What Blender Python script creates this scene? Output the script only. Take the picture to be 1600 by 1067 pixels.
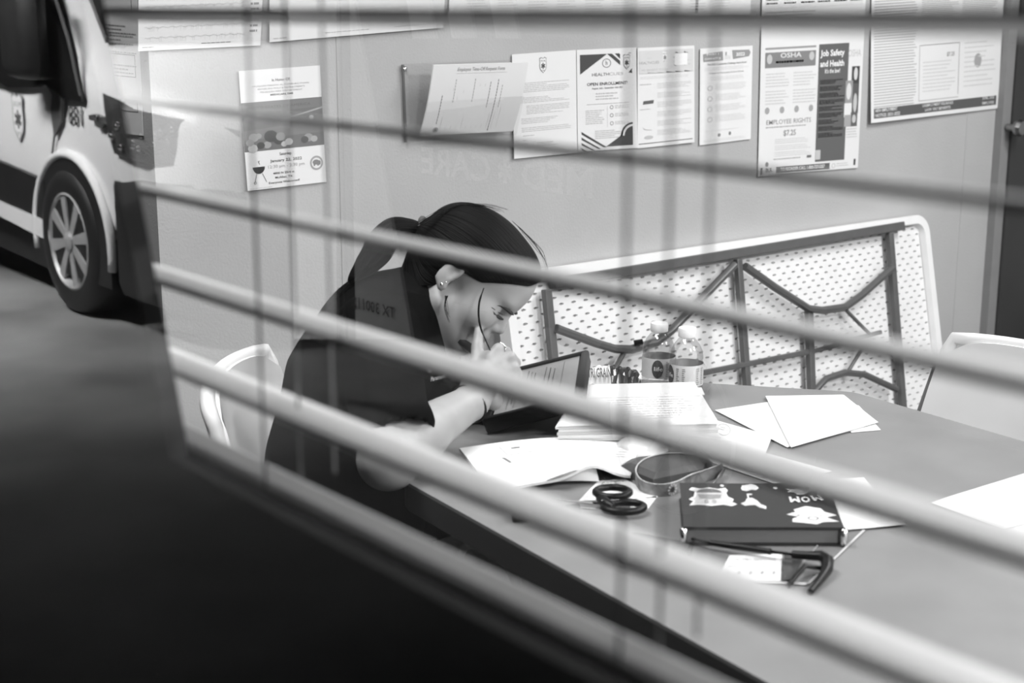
import bpy, bmesh, math, random
import numpy as np
from mathutils import Vector, Matrix

random.seed(7)
scene = bpy.context.scene
COL = scene.collection
for _o in list(bpy.data.objects):
    bpy.data.objects.remove(_o)

# ------------------------------------------------------------------ camera
FPX = 2276.0                       # focal length in pixels of the 1600 x 1067 frame
CAM = np.array([0.0, -0.39, 1.42])
_a = math.radians(38.84)
_p = math.atan(523 / 2276.0)
FW = np.array([-math.cos(_a) * math.cos(_p), math.sin(_a) * math.cos(_p), -math.sin(_p)])
RT = np.array([math.sin(_a), math.cos(_a), 0.0])
UP = np.cross(RT, FW)
cam_d = bpy.data.cameras.new('camera')
cam_d.sensor_width = 36.0
cam_d.lens = FPX / 1600 * 36.0
cam_d.clip_start = 0.02
cam_d.dof.use_dof = True
cam_d.dof.focus_distance = 2.88
cam_d.dof.aperture_fstop = 5.8
cam_o = bpy.data.objects.new('camera', cam_d)
COL.objects.link(cam_o)
cam_o.matrix_world = Matrix(((RT[0], UP[0], -FW[0], CAM[0]), (RT[1], UP[1], -FW[1], CAM[1]),
                             (RT[2], UP[2], -FW[2], CAM[2]), (0, 0, 0, 1)))
scene.camera = cam_o

# ------------------------------------------------------------------ world, view
w = bpy.data.worlds.new('world')
scene.world = w
w.use_nodes = True
w.node_tree.nodes['Background'].inputs[0].default_value = (0.0, 0.0, 0.0, 1)
w.node_tree.nodes['Background'].inputs[1].default_value = 0.0
scene.view_settings.view_transform = 'Standard'
scene.view_settings.look = 'None'
scene.view_settings.gamma = 1.0
scene.view_settings.use_curve_mapping = False
scene.view_settings.exposure = 0.0
try:
    scene.cycles.use_denoising = True
    scene.cycles.max_bounces = 8
    scene.cycles.transparent_max_bounces = 16
    scene.cycles.sample_clamp_indirect = 6.0
    scene.cycles.caustics_reflective = False
    scene.cycles.caustics_refractive = False
except Exception:
    pass


def area_light(name, loc, target, sx, sy, power, spread=180):
    d = bpy.data.lights.new(name, 'AREA')
    d.shape = 'RECTANGLE'
    d.size = sx
    d.size_y = sy
    d.energy = power
    d.spread = math.radians(spread)
    o = bpy.data.objects.new(name, d)
    COL.objects.link(o)
    o.location = loc
    o.rotation_euler = (Vector(target) - Vector(loc)).to_track_quat('-Z', 'Y').to_euler()
    return o


# the office: two rows of ceiling fluorescents
area_light('office_light', (-1.25, 3.35, 2.62), (-1.25, 3.35, 0), 1.2, 0.30, 74)
area_light('office_light', (1.0, 2.75, 2.62), (1.0, 2.75, 0), 1.2, 0.30, 160)
area_light('office_light', (-1.85, 0.36, 2.62), (-1.85, 0.36, 0), 1.2, 0.30, 52)
area_light('office_light', (1.0, 0.95, 2.62), (1.0, 0.95, 0), 1.2, 0.30, 82)
# the ambulance bay: unseen lamps added to light the van's flank and the second ambulance
area_light('added_bay_light', (-6.7, -0.35, 3.3), (-7.0, -2.2, 0.7), 2.0, 0.5, 180, 90)
area_light('added_bay_light', (-3.6, -0.9, 3.7), (-4.0, -2.3, 1.0), 1.2, 0.4, 9, 80)



# ------------------------------------------------------------------ pixel helpers (rays of the photograph met with real planes)
def ray(x, y):
    d = FW * FPX + RT * (x - 800) - UP * (y - 533.5)
    return d / np.linalg.norm(d)


def onz(x, y, z):
    d = ray(x, y)
    return CAM + d * ((z - CAM[2]) / d[2])


def onx(x, y, X):
    d = ray(x, y)
    return CAM + d * ((X - CAM[0]) / d[0])


def ony(x, y, Y):
    d = ray(x, y)
    return CAM + d * ((Y - CAM[1]) / d[1])


def at(x, y, D):
    return CAM + ray(x, y) * D


# ------------------------------------------------------------------ materials
MATS = {}


def mat(name, v, rough=0.6, noise=0.0, scale=20.0, bump=0.0, bscale=200.0, metal=0.0, spec=0.5, coat=0.0, stretch=None):
    if name in MATS:
        return MATS[name]
    m = bpy.data.materials.new(name)
    m.use_nodes = True
    nt = m.node_tree
    b = nt.nodes['Principled BSDF']
    b.inputs['Base Color'].default_value = (v, v, v, 1)
    b.inputs['Roughness'].default_value = rough
    b.inputs['Metallic'].default_value = metal
    b.inputs['Specular IOR Level'].default_value = spec
    b.inputs['Coat Weight'].default_value = coat
    tc = nt.nodes.new('ShaderNodeTexCoord')
    src = tc.outputs['Object']
    if stretch:
        mp = nt.nodes.new('ShaderNodeMapping')
        mp.inputs['Scale'].default_value = stretch
        nt.links.new(src, mp.inputs['Vector'])
        src = mp.outputs['Vector']
    if noise > 0:
        n = nt.nodes.new('ShaderNodeTexNoise')
        n.inputs['Scale'].default_value = scale
        n.inputs['Detail'].default_value = 5
        r = nt.nodes.new('ShaderNodeValToRGB')
        lo, hi = max(0, v * (1 - noise)), min(1, v * (1 + noise))
        r.color_ramp.elements[0].position = 0.3
        r.color_ramp.elements[1].position = 0.7
        r.color_ramp.elements[0].color = (lo, lo, lo, 1)
        r.color_ramp.elements[1].color = (hi, hi, hi, 1)
        nt.links.new(src, n.inputs['Vector'])
        nt.links.new(n.outputs['Fac'], r.inputs['Fac'])
        nt.links.new(r.outputs['Color'], b.inputs['Base Color'])
    if bump > 0:
        n2 = nt.nodes.new('ShaderNodeTexNoise')
        n2.inputs['Scale'].default_value = bscale
        n2.inputs['Detail'].default_value = 3
        bp = nt.nodes.new('ShaderNodeBump')
        bp.inputs['Strength'].default_value = bump
        bp.inputs['Distance'].default_value = 0.004
        nt.links.new(src, n2.inputs['Vector'])
        nt.links.new(n2.outputs['Fac'], bp.inputs['Height'])
        nt.links.new(bp.outputs['Normal'], b.inputs['Normal'])
    MATS[name] = m
    return m


def tone(v):
    """flat printing ink of one grey"""
    return mat('ink_%02d' % round(v * 100), v, 0.7, spec=0.2)


M_WALL = mat('painted_wall', 0.42, 0.75, noise=0.05, scale=3.0, bump=0.25, bscale=160)
M_FLOOR = mat('office_floor', 0.05, 0.5, noise=0.2, scale=6)
M_CEIL = mat('ceiling_tile', 0.5, 0.9, noise=0.03, scale=30)
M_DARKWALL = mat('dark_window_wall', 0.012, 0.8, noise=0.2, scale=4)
M_BAYFLOOR = mat('bay_concrete', 0.20, 0.6, noise=0.45, scale=1.3, bump=0.1, bscale=60)
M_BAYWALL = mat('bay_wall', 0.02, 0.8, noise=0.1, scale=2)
M_PAPER = mat('white_paper', 0.74, 0.8, noise=0.015, scale=8)
M_PAPER2 = mat('pale_paper', 0.66, 0.75, noise=0.02, scale=8)
M_SLAT = mat('blind_slat', 0.50, 0.45, noise=0.03, scale=12)
M_WHITEPL = mat('white_plastic', 0.78, 0.45, noise=0.03, scale=14, bump=0.05, bscale=400)
M_CHAIRPL = mat('chair_plastic', 0.82, 0.4, noise=0.03, scale=10, bump=0.05, bscale=500)
M_GREYMETAL = mat('grey_metal', 0.11, 0.4, noise=0.08, scale=30, metal=0.2)
M_CHAIRMETAL = mat('chair_metal', 0.17, 0.4, noise=0.05, scale=30, metal=0.2)
M_TABLE = mat('table_laminate', 0.20, 0.42, noise=0.10, scale=9, stretch=(1, 1, 1), bump=0.02, bscale=300)
M_TABEDGE = mat('table_edge', 0.035, 0.5, noise=0.1, scale=20)
M_BLACKPL = mat('black_plastic', 0.007, 0.4, noise=0.1, scale=40, spec=0.25)
M_BLACKSOFT = mat('black_fabric', 0.015, 0.8, noise=0.2, scale=80, bump=0.1, bscale=900)
M_CHROME = mat('chrome', 0.75, 0.15, noise=0.03, scale=30, metal=1.0)
M_WHITEINK = tone(0.8)


# ------------------------------------------------------------------ mesh builders
def wloc(o):
    v = Vector((0, 0, 0))
    while o is not None:
        v = v + Vector(o.location)
        o = o.parent
    return v


class MB:
    """collects shapes; build() links them as ONE mesh object"""

    def __init__(self):
        self.v = []
        self.f = []

    def add(self, verts, faces):
        n = len(self.v)
        self.v += [tuple(float(c) for c in p) for p in verts]
        self.f += [tuple(i + n for i in fc) for fc in faces]
        return self

    def box(self, c, s, ax=None, bevel=0.0):
        ax = ax or (np.array([1., 0, 0]), np.array([0., 1, 0]), np.array([0., 0, 1]))
        c = np.array(c, float)
        if bevel <= 0:
            pts = []
            for i in (-1, 1):
                for j in (-1, 1):
                    for k in (-1, 1):
                        pts.append(c + ax[0] * i * s[0] / 2 + ax[1] * j * s[1] / 2 + ax[2] * k * s[2] / 2)
            self.add(pts, [(0, 1, 3, 2), (4, 6, 7, 5), (0, 4, 5, 1), (2, 3, 7, 6), (0, 2, 6, 4), (1, 5, 7, 3)])
        else:
            bm = bmesh.new()
            bmesh.ops.create_cube(bm, size=1)
            for vv in bm.verts:
                vv.co = Vector((vv.co.x * s[0], vv.co.y * s[1], vv.co.z * s[2]))
            bmesh.ops.bevel(bm, geom=list(bm.edges), offset=bevel, segments=2, affect='EDGES', profile=0.5)
            bm.verts.index_update()
            pts = [c + ax[0] * vv.co.x + ax[1] * vv.co.y + ax[2] * vv.co.z for vv in bm.verts]
            self.add(pts, [tuple(q.index for q in fc.verts) for fc in bm.faces])
            bm.free()
        return self

    def prism(self, poly, off):
        """closed polygon (3-D points) pushed along off"""
        poly = [np.array(p, float) for p in poly]
        off = np.array(off, float)
        n = len(poly)
        pts = poly + [p + off for p in poly]
        fs = [tuple(range(n)), tuple(range(2 * n - 1, n - 1, -1))]
        for i in range(n):
            j = (i + 1) % n
            fs.append((i, i + n, j + n, j))
        self.add(pts, fs)
        return self

    def tube(self, path, r, n=8, closed=False, flat=None, cap=True):
        path = [np.array(p, float) for p in path]
        m = len(path)
        rs = r if hasattr(r, '__len__') else [r] * m
        prev = None
        rings = []
        for i, p in enumerate(path):
            if closed:
                t = path[(i + 1) % m] - path[i - 1]
            else:
                t = path[min(i + 1, m - 1)] - path[max(i - 1, 0)]
            t = t / (np.linalg.norm(t) + 1e-12)
            if prev is None:
                ref = np.array([0, 0, 1.]) if abs(t[2]) < 0.9 else np.array([1., 0, 0])
                if flat is not None:
                    ref = np.array(flat[2], float)
                u = np.cross(ref, t)
            else:
                u = prev - t * (prev @ t)
            if flat is not None:
                u = np.cross(np.array(flat[2], float), t)
            u = u / (np.linalg.norm(u) + 1e-12)
            v = np.cross(t, u)
            prev = u
            ring = []
            for k in range(n):
                a = 2 * math.pi * (k + 0.5) / n
                if flat is not None:
                    q = p + u * math.cos(a) * flat[0] * 1.0 + v * math.sin(a) * flat[1]
                else:
                    q = p + (u * math.cos(a) + v * math.sin(a)) * rs[i]
                ring.append(q)
            rings.append(ring)
        pts = [q for rg in rings for q in rg]
        fs = []
        last = m if closed else m - 1
        for i in range(last):
            j = (i + 1) % m
            for k in range(n):
                l = (k + 1) % n
                fs.append((i * n + k, i * n + l, j * n + l, j * n + k))
        if not closed and cap:
            fs.append(tuple(range(n - 1, -1, -1)))
            fs.append(tuple((m - 1) * n + k for k in range(n)))
        self.add(pts, fs)
        return self

    def lathe(self, prof, c, n=24, ax=None):
        ax = ax or (np.array([1., 0, 0]), np.array([0., 1, 0]), np.array([0., 0, 1]))
        c = np.array(c, float)
        pts = []
        fs = []
        m = len(prof)
        for (r, h) in prof:
            for k in range(n):
                a = 2 * math.pi * k / n
                pts.append(c + ax[0] * r * math.cos(a) + ax[1] * r * math.sin(a) + ax[2] * h)
        for i in range(m - 1):
            for k in range(n):
                l = (k + 1) % n
                fs.append((i * n + k, i * n + l, (i + 1) * n + l, (i + 1) * n + k))
        fs.append(tuple(range(n - 1, -1, -1)))
        fs.append(tuple((m - 1) * n + k for k in range(n)))
        self.add(pts, fs)
        return self

    def build(self, name, material, parent=None, smooth=False, auto=None):
        me = bpy.data.meshes.new(name)
        base = np.array(wloc(parent)) if parent is not None else np.zeros(3)
        me.from_pydata([tuple(np.array(p) - base) for p in self.v], [], self.f)
        me.update()
        bm = bmesh.new()
        bm.from_mesh(me)
        bmesh.ops.recalc_face_normals(bm, faces=bm.faces)
        bm.to_mesh(me)
        bm.free()
        me.materials.append(material)
        if smooth:
            me.polygons.foreach_set('use_smooth', [True] * len(me.polygons))
            if auto:
                me.set_sharp_from_angle(angle=math.radians(auto))
        o = bpy.data.objects.new(name, me)
        COL.objects.link(o)
        if parent is not None:
            o.parent = parent
        return o


def tag(o, label=None, cat=None, group=None, kind=None):
    if label:
        o['label'] = label
    if cat:
        o['category'] = cat
    if group:
        o['group'] = group
    if kind:
        o['kind'] = kind
    return o


def thing(name, loc, label, cat, group=None):
    o = bpy.data.objects.new(name, None)
    o.empty_display_size = 0.05
    COL.objects.link(o)
    o.location = tuple(float(c) for c in loc)
    return tag(o, label, cat, group)


def copy_tree(o, parent=None):
    c = o.copy()
    COL.objects.link(c)
    c.parent = parent
    for ch in list(o.children):
        copy_tree(ch, c)
    return c


def struct(mb, name, material, parent=None, **k):
    o = mb.build(name, material, parent, **k)
    if parent is None:
        o['kind'] = 'structure'
    return o


# ------------------------------------------------------------------ lettering
_TXT = {}


def text_shape(s, bold=0.0, shear=0.0):
    key = (s, bold, shear)
    if key not in _TXT:
        cu = bpy.data.curves.new('lettering', 'FONT')
        cu.body = s
        cu.size = 1.0
        cu.resolution_u = 2
        cu.offset = bold
        cu.shear = shear
        cu.fill_mode = 'FRONT'
        ob = bpy.data.objects.new('lettering', cu)
        me = bpy.data.meshes.new_from_object(ob)
        vs = np.array([tuple(v.co) for v in me.vertices])[:, :2] if len(me.vertices) else np.zeros((0, 2))
        fs = [tuple(p.vertices) for p in me.polygons]
        bpy.data.meshes.remove(me)
        bpy.data.objects.remove(ob)
        bpy.data.curves.remove(cu)
        if len(vs):
            vs = vs - vs.min(0)
        _TXT[key] = (vs, fs)
    return _TXT[key]


def fan(poly):
    return poly, [tuple(range(len(poly)))]


class Sheet:
    """a sheet of paper through four corners (as one reads it: TL, TR, BR, BL), with printing laid on it; u, v run 0..1"""

    def __init__(self, TL, TR, BR, BL, lift=None, thick=0.0006, up=None):
        self.c = [np.array(p, float) for p in (TL, TR, BR, BL)]
        n = np.cross(self.c[1] - self.c[0], self.c[3] - self.c[0])
        n = n / np.linalg.norm(n)
        if up is not None and n @ np.array(up, float) < 0:
            n = -n
        self.n = n
        self.w = (np.linalg.norm(self.c[1] - self.c[0]) + np.linalg.norm(self.c[2] - self.c[3])) / 2
        self.h = (np.linalg.norm(self.c[3] - self.c[0]) + np.linalg.norm(self.c[2] - self.c[1])) / 2
        self.lift = lift
        self.t = thick
        self.ink = {}

    def P(self, u, v, off=0.0):
        a = self.c[0] * (1 - u) + self.c[1] * u
        b = self.c[3] * (1 - u) + self.c[2] * u
        o = off + (self.lift(u, v) if self.lift else 0.0)
        return a * (1 - v) + b * v + self.n * o

    def poly(self, pts, t, off=0.0):
        q = self.ink.setdefault(t, MB())
        q.add([self.P(u, v, self.t + 0.0005 + off) for u, v in pts], [tuple(range(len(pts)))])

    def rect(self, u0, v0, u1, v1, t, off=0.0):
        k = 6 if self.lift else 1
        for i in range(k):
            for j in range(k if abs(v1 - v0) > 0.1 else 1):
                kk = k if abs(v1 - v0) > 0.1 else 1
                a0, a1 = u0 + (u1 - u0) * i / k, u0 + (u1 - u0) * (i + 1) / k
                b0, b1 = v0 + (v1 - v0) * j / kk, v0 + (v1 - v0) * (j + 1) / kk
                self.poly([(a0, b0), (a1, b0), (a1, b1), (a0, b1)], t, off)

    def ellipse(self, u, v, ru, rv, t, n=16, off=0.0):
        self.poly([(u + ru * math.cos(2 * math.pi * k / n), v + rv * math.sin(2 * math.pi * k / n)) for k in range(n)], t, off)

    def ring(self, u, v, ru, rv, wd, t, n=20, off=0.0, a0=0.0, a1=2 * math.pi):
        for k in range(n):
            a, b = a0 + (a1 - a0) * k / n, a0 + (a1 - a0) * (k + 1) / n
            self.poly([(u + ru * math.cos(a), v + rv * math.sin(a)), (u + ru * math.cos(b), v + rv * math.sin(b)),
                       (u + (ru - wd) * math.cos(b), v + (rv - wd * rv / ru) * math.sin(b)),
                       (u + (ru - wd) * math.cos(a), v + (rv - wd * rv / ru) * math.sin(a))], t, off)

    def text(self, s, u, v, size, t, bold=0.0, align='C', width=None, rot=0.0, shear=0.0, off=0.0):
        """size: letter height as share of sheet height; v: baseline; width: force the run to this share of sheet width"""
        vs, fs = text_shape(s, bold, shear)
        if not len(vs):
            return
        hh = 0.72
        k = size * self.h / hh
        pts = vs * k
        if width:
            pts = pts * np.array([width * self.w / (pts[:, 0].max() + 1e-9), 1])
        wdt = pts[:, 0].max()
        pts = pts - np.array([wdt / 2 if align == 'C' else (wdt if align == 'R' else 0), 0])
        if rot:
            c, s_ = math.cos(rot), math.sin(rot)
            pts = np.stack([pts[:, 0] * c - pts[:, 1] * s_, pts[:, 0] * s_ + pts[:, 1] * c], 1)
        q = self.ink.setdefault(t, MB())
        q.add([self.P(u + p[0] / self.w, v - p[1] / self.h, self.t + 0.0006 + off) for p in pts], fs)

    def lines(self, u0, u1, v0, v1, n, t, thick=0.35, ragged=0.15, seed=1, words=True):
        """body text too fine to read: rows of word-long marks"""
        rnd = random.Random(seed)
        st = (v1 - v0) / n
        for i in range(n):
            v = v0 + i * st
            end = u1 - (rnd.random() * ragged * (u1 - u0) if rnd.random() < 0.6 else 0)
            u = u0
            while u < end - 0.004:
                wd = min((0.02 + 0.06 * rnd.random()) * (0.2 / max(self.w, 0.05)), end - u) if words else end - u
                self.poly([(u, v), (u + wd, v), (u + wd, v + st * thick), (u, v + st * thick)], t)
                u += wd + 0.010 * (0.2 / max(self.w, 0.05))

    def star(self, u, v, r, t, off=0.0):
        """six-armed star of life, r as share of sheet height"""
        ru, rv = r * self.h / self.w, r
        for k in range(3):
            a = math.pi / 2 + k * math.pi / 3
            d = np.array([math.cos(a), math.sin(a)])
            e = np.array([-d[1], d[0]]) * 0.24
            self.poly([(u + (d * s1 + e * s2)[0] * ru, v + (d * s1 + e * s2)[1] * rv) for s1, s2 in ((1, 1), (1, -1), (-1, -1), (-1, 1))], t, off + k * .0002)

    def shield(self, u, v, r, t_line, t_fill, t_star, word='MEDCARE', off=0.0):
        ru, rv = r * self.h / self.w, r
        pts = [(-.62, -.85), (-.3, -1), (0, -.86), (.3, -1), (.62, -.85), (.55, -.4), (.62, .1), (.5, .6), (0, 1.05), (-.5, .6), (-.62, .1), (-.55, -.4)]
        self.poly([(u + a * ru, v + b * rv) for a, b in pts], t_line, off)
        self.poly([(u + a * .86 * ru, v + b * .9 * rv) for a, b in pts], t_fill, off + 0.0003)
        self.star(u, v + .12 * rv, r * .38, t_star, off + 0.0006)
        self.text(word, u, v - .42 * rv, r * .2, t_star, align='C', width=.8 * ru, off=off + 0.0004)
        self.text('EMS', u, v + .78 * rv, r * .16, t_star, align='C', width=.42 * ru, off=off + 0.0004)

    def build(self, name, label, cat='paper', material=None, group=None, nx=6, ny=6, parent=None, print_name='print'):
        mb = MB()
        vs = []
        for s in (self.t, 0.0):
            for j in range(ny + 1):
                for i in range(nx + 1):
                    vs.append(self.P(i / nx, j / ny, s))
        m = (nx + 1) * (ny + 1)
        fs = []
        for j in range(ny):
            for i in range(nx):
                a = j * (nx + 1) + i
                fs.append((a, a + 1, a + nx + 2, a + nx + 1))
                fs.append((a + m, a + m + nx + 1, a + m + nx + 2, a + m + 1))
        rim = [i for i in range(nx + 1)] + [j * (nx + 1) + nx for j in range(1, ny + 1)] + \
              [ny * (nx + 1) + i for i in range(nx - 1, -1, -1)] + [j * (nx + 1) for j in range(ny - 1, 0, -1)]
        for k in range(len(rim)):
            a, b = rim[k], rim[(k + 1) % len(rim)]
            fs.append((a, a + m, b + m, b))
        mb.add(vs, fs)
        o = mb.build(name, material or M_PAPER, parent, smooth=bool(self.lift), auto=40)
        if parent is None:
            tag(o, label, cat, group)
        for t in sorted(self.ink):
            self.ink[t].build(print_name, tone(t), o)['kind'] = 'stuff'
        return o
# ================================================================== the setting
XW = -2.97                         # wall with the notices
YC = 1.00                          # its outer corner
ZT = 0.74                          # table height


def slab(x0, x1, y0, y1, z0, z1):
    return MB().box(((x0 + x1) / 2, (y0 + y1) / 2, (z0 + z1) / 2), (x1 - x0, y1 - y0, z1 - z0))


struct(slab(-4.6, 2.0, 0.0, 5.6, -0.1, 0.0), 'floor', M_FLOOR)
struct(slab(-4.6, 2.0, 0.09, 5.6, 2.7, 2.8), 'ceiling', M_CEIL)
struct(slab(XW - 0.12, XW, YC, 5.6, 0, 2.7), 'wall_left', M_WALL)
struct(slab(-4.6, XW - 0.12, YC, YC + 0.12, 0, 2.7), 'wall_return', M_WALL)
struct(slab(XW, 2.0, 5.5, 5.6, 0, 2.7), 'wall_back', M_WALL)
struct(slab(1.9, 2.0, 0.09, 5.5, 0, 2.7), 'wall_right', M_WALL)
# sheet seams of the notice wall
for yy in (1.472, 4.02):
    struct(slab(XW, XW + 0.0015, yy, yy + 0.012, 0, 2.7), 'trim_seam', M_WALL)

# the window wall: dark panels behind one big sheet of glass, open where the blind hangs
e0, e1 = ony(135, 0, 0.014), ony(257, 645, 0.014)
sl = (e1[0] - e0[0]) / (e1[2] - e0[2])


def edge_x(z):
    return e0[0] + (z - e0[2]) * sl


Z_SILL = 1.128
pw = MB()
pw.prism([(-4.6, 0.012, -0.1), (edge_x(Z_SILL), 0.012, -0.1), (edge_x(Z_SILL), 0.012, Z_SILL), (edge_x(2.0), 0.012, 2.0), (edge_x(2.0), 0.012, 2.8), (-4.6, 0.012, 2.8)], (0, 0.014, 0))
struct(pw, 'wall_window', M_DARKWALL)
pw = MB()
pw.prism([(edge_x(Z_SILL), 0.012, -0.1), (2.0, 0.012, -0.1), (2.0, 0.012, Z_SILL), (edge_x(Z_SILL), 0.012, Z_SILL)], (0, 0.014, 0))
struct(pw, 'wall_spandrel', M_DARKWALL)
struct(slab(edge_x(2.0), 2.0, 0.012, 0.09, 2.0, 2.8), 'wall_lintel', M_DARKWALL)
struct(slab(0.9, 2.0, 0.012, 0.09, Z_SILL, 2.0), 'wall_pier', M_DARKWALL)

# the glass: real pane, clear, mirrored by Fresnel on its outer face
mg = bpy.data.materials.new('window_glass')
mg.use_nodes = True
nt = mg.node_tree
for n in list(nt.nodes):
    nt.nodes.remove(n)
go = nt.nodes.new('ShaderNodeOutputMaterial')
gm = nt.nodes.new('ShaderNodeMixShader')
gt = nt.nodes.new('ShaderNodeBsdfTransparent')
gt.inputs[0].default_value = (0.97, 0.97, 0.97, 1)
gg = nt.nodes.new('ShaderNodeBsdfGlossy')
gg.inputs['Roughness'].default_value = 0.0
gg.inputs['Color'].default_value = (1, 1, 1, 1)
gf = nt.nodes.new('ShaderNodeFresnel')
ge = nt.nodes.new('ShaderNodeNewGeometry')
gi = nt.nodes.new('ShaderNodeMix')
gi.inputs[2].default_value = 1.95
gi.inputs[3].default_value = 1 / 1.95
nt.links.new(ge.outputs['Backfacing'], gi.inputs[0])
nt.links.new(gi.outputs[0], gf.inputs['IOR'])
nt.links.new(gf.outputs[0], gm.inputs[0])
nt.links.new(gt.outputs[0], gm.inputs[1])
nt.links.new(gg.outputs[0], gm.inputs[2])
nt.links.new(gm.outputs[0], go.inputs[0])
mc = bpy.data.materials.new('window_glass_inner')
mc.use_nodes = True
nt = mc.node_tree
for n in list(nt.nodes):
    nt.nodes.remove(n)
go = nt.nodes.new('ShaderNodeOutputMaterial')
gt = nt.nodes.new('ShaderNodeBsdfTransparent')
nt.links.new(gt.outputs[0], go.inputs[0])

pane = slab(-4.6, 2.0, 0.0, 0.006, -0.1, 2.8).build('window_1', mc)
pane.data.materials.append(mg)
for pl in pane.data.polygons:
    if pl.normal.y < -0.5:
        pl.material_index = 1
pane['kind'] = 'structure'

# sill of the opening
sm = MB()
sm.box((-0.05, 0.041, Z_SILL - 0.012), (1.9, 0.028, 0.034), bevel=0.006)
struct(sm, 'trim_sill', mat('sill_paint', .52, .5, noise=.04))

# the blind: flat open slats, cords between them
blind = thing('window_blind', (0.0, 0.053, 1.5), 'pale horizontal venetian blind close to the glass, slats wide open', 'blind')
slat0 = None
pitch = 0.0600
for i in range(9):
    z = 1.1765 + i * pitch
    if slat0 is None:
        mb = MB()
        prof = []
        nseg = 8
        for k in range(nseg + 1):
            t = -1 + 2 * k / nseg
            prof.append((0.0535 + 0.0205 * t, 0.0012 * (1 - t * t) - 0.0029 * t))
        poly = [(-1.02, y, z + 0.0 + q) for y, q in prof] + [(-1.02, y, z - 0.0040 + q) for y, q in reversed(prof)]
        mb.prism(poly, (1.9, 0, 0))
        slat0 = mb.build('slat', M_SLAT, blind, smooth=True, auto=50)
        slat0.location = (0, 0, 0)
    else:
        s = slat0.copy()
        COL.objects.link(s)
        s.parent = blind
        s.location = (0, 0, i * pitch)
cord_x = [ony(404, 480, 0.0285)[0], ony(980, 320, 0.0285)[0], -0.02, 0.5]
for x in cord_x:
    for y in (0.0285, 0.0535, 0.0785):
        MB().tube([(x, y, 1.13), (x, y, 1.75)], 0.0010, n=5).build('ladder_cord', mat('cord', .12, .8, noise=.1), blind)
hd = MB().box((-0.07, 0.0535, 1.765), (1.9, 0.05, 0.045), bevel=0.004)
hd.build('head_rail', M_SLAT, blind)

# a dark door at the far end of the notice wall
door = MB()
door.box((XW + 0.02, 4.72, 1.03), (0.04, 0.96, 2.06), bevel=0.004)
dr = struct(door, 'door_1', mat('dark_door', 0.03, 0.45, noise=0.15, scale=4))
kn = onx(1576, 200, XW + 0.06)
MB().lathe([(0.012, 0.0), (0.012, 0.03), (0.026, 0.036), (0.03, 0.05), (0.024, 0.062), (0.004, 0.066)], (XW + 0.035, kn[1] + 0.03, kn[2]), 20,
           (np.array([0., 1, 0]), np.array([0., 0, 1]), np.array([1., 0, 0]))).build('door_knob', mat('knob_metal', .35, .3, noise=.05, metal=1.0), dr, smooth=True, auto=40)
jb = struct(slab(XW, XW + 0.03, 4.19, 4.24, 0, 2.1), 'trim_door', mat('door_jamb', 0.22, 0.5, noise=0.05))

# the bay outside
struct(slab(-15, 5, -8, 0.0, -0.1, 0.0), 'floor_bay', M_BAYFLOOR)
struct(slab(-15, 5, -8.1, -8, 0, 5), 'wall_bay_far', M_BAYWALL)
struct(slab(-15.1, -15, -8, 0, 0, 5), 'wall_bay_left', M_BAYWALL)
struct(slab(5, 5.1, -8, 0, 0, 5), 'wall_bay_right', M_BAYWALL)
struct(slab(-15, 5, -8, 0, 5, 5.1), 'ceiling_bay', M_BAYWALL)
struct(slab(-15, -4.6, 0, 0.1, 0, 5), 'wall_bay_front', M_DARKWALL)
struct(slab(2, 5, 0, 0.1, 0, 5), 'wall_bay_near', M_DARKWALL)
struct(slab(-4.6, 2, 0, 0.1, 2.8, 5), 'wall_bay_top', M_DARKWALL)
# ================================================================== notices on the wall
def wall_sheet(tl, tr, br, bl, lift=None, X=XW + 0.0025):
    return Sheet(onx(*tl, X), onx(*tr, X), onx(*br, X), onx(*bl, X), lift, up=(1, 0, 0))


G_NOT = 'notices on the grey wall'
# --- cookout flyer
s = wall_sheet((372, 111), (499, 102), (509, 284), (385, 298), lift=lambda u, v: 0.006 * max(0, v - 0.35) * (1 - u) + 0.002)
s.text('In Honor Of:', .5, .105, .024, .08, .01)
for i, wd in enumerate((.70, .58, .52)):
    s.text(('MCALLEN MISSION AL EDINBURG PHARR', 'EDINBURG POLICE DEPARTMENTS', 'MCALLEN FIRE DEPARTMENT')[i], .5, .142 + i * .026, .013, .30, .0, width=wd)
s.text('MEDICARE EMS', .5, .222, .014, .05, .02, width=.28)
s.rect(.0, .265, 1.0, .675, .13)
s.poly([(0, .265), (1, .265), (1, .345), (0, .36)], .16, .0002)
s.text('UNITED STATES OF AMERICA', .45, .325, .022, .09, .0, width=.8, off=.0003)
s.poly([(.45, .43), (1, .345), (1, .36), (.5, .435)], .34, .0002)
s.poly([(0, .5), (1, .46), (1, .56), (0, .58)], .17, .00015)
rnd = random.Random(3)
for (a, b, r, t) in ((.12, .56, .06, .35), (.07, .60, .05, .28), (.18, .55, .04, .30), (.33, .56, .085, .04), (.45, .57, .06, .25), (.28, .63, .05, .30), (.55, .62, .05, .5),
                     (.49, .635, .04, .45), (.42, .60, .06, .05), (.80, .60, .06, .28), (.87, .615, .045, .36), (.75, .615, .05, .06), (.85, .43, .03, .45), (.1, .65, .06, .5), (.2, .63, .05, .03)):
    s.ellipse(a, b, r, r * .6, t, 10, .0003 + .0001 * rnd.random())
s.text('Saturday,', .5, .735, .024, .06, .012)
s.text('January 22, 2022', .5, .788, .024, .06, .012, width=.40)
s.text('12:30 pm - 2:30 pm', .5, .838, .026, .32, .0, width=.46)
s.text('4800 N 23rd st', .46, .885, .018, .06, .015, width=.27)
s.text('McAllen, TX', .46, .925, .018, .06, .015, width=.22)
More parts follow.
